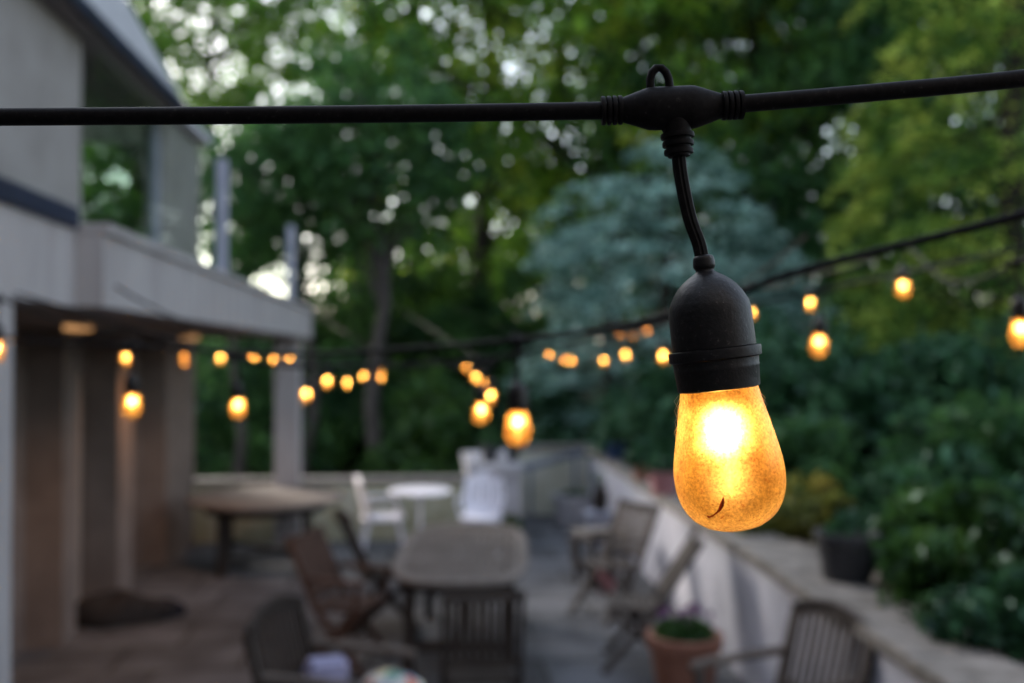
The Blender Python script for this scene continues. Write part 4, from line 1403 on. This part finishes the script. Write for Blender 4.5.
cable('cable of the light row running out past the deck post', [(-.9, 3.0, 2.4)] + i_ + [(-1.9, 15.8, 3.0)], sag=.03)
j_ = [lamp_at(-2, 349, 2.6, 'glowing bulb cut by the picture edge beside the near deck post'),
      lamp_at(126, 358, 4.5, 'glowing bulb right above the large one by the house doors'),
      lamp_at(220, 358, 5.5, 'small glowing bulb under the balcony, above the lone one'),
      lamp_at(254, 357, 6.3, 'small glowing bulb under the balcony edge, in the middle of three'),
      lamp_at(274, 359, 7.0, 'small glowing bulb under the balcony just before the deck post'),
      lamp_at(290, 358, 7.6, 'small glowing bulb in front of the deck post')]
cable('cable of the light row under the balcony edge', [(-1.2, 1.2, 2.5)] + j_ + [(-1.42, 11.0, 2.35)], sag=.02)
k_ = [lamp_at(184, 356, 6.4, 'faint orange bulb standing in for a reflection under the balcony by the house corner, upper of two', dim=True),
      lamp_at(184.5, 362, 7.4, 'faint orange bulb standing in for a reflection under the balcony by the house corner, lower of two', dim=True)]
cable('short added cable of the two faint stand-in bulbs under the balcony', [(-1.75, 4.6, 2.31)] + k_ + [(-1.95, 9.3, 2.31)])  # bulbs and cable added in place of orange reflections in the door glass

# dry leaf stuck to the glass, cobwebs on the flanks
def on_glass(px, py):
    """point of the near bulb's front surface seen at this pixel"""
    _, _, bl = lamp_mesh_profiles()
    zc_ = [q_[1] for q_ in bl]; rc_ = [q_[0] for q_ in bl]
    o_ = HM.inverted()
    dz = 0
    for _k in range(12):
        d_ = HERO_D - dz
        w_ = at(px, py, d_)
        l_ = hero.matrix_basis.inverted() @ w_
        s_ = o_ @ l_
        r_ = np.interp(s_.z / U, zc_, rc_) * U
        rem = r_ * r_ - s_.x * s_.x
        dz += (math.sqrt(max(rem, 1e-8)) - (-s_.y)) * .7
    return w_


bpy.context.view_layer.update()
path = [(709, 517), (712.5, 515.5), (716, 513), (719.5, 509.5), (721.5, 505), (722.5, 501), (723, 496.5)]
b = MB()
b.tube([on_glass(*q) + FW * -.0006 for q in path], [.0002, .00025, .0003, .00055, .0008, .0006, .00012], 8)
b.tube([on_glass(*q) + FW * -.0006 for q in ((706.5, 515.5), (709, 517.2), (712.5, 515.5))], [.0002, .0004, .0004], 6)
o = b.build('leaf_fragment', M['dry_leaf'], None, True)
tag(o, 'curled reddish brown leaf fragment stuck low on the amber glass', 'leaf')
t = empty('cobweb', 'fine dusty cobweb threads beside the neck of the amber bulb', 'cobweb', hpt(680, 400))
rg = random.Random(5)
b = MB(); b.M = Matrix.Translation(-Vector(t.location))
for k in range(14):
    y_ = rg.uniform(392, 425); x_ = 756 + (y_ - 386) * .28
    ln = rg.uniform(6, 26)
    b.tube([hpt(x_ + rg.uniform(1, 3), y_), hpt(x_ + rg.uniform(3, 7), y_ + ln * .5), hpt(x_ + 1 + ln * .3, y_ + ln)], .00007, 4)
for k in range(12):
    y_ = rg.uniform(392, 430)
    ln = rg.uniform(5, 24)
    b.tube([hpt(679 - rg.uniform(0, 2), y_), hpt(677 - rg.uniform(0, 4), y_ + ln * .5), hpt(677, y_ + ln)], .00007, 4)
b.build('threads', M['cobweb'], t, True)

S.cycles.use_denoising = True
S.cycles.max_bounces = 10
S.cycles.diffuse_bounces = 4
S.cycles.transmission_bounces = 8
S.cycles.transparent_max_bounces = 16
S.cycles.sample_clamp_indirect = 6
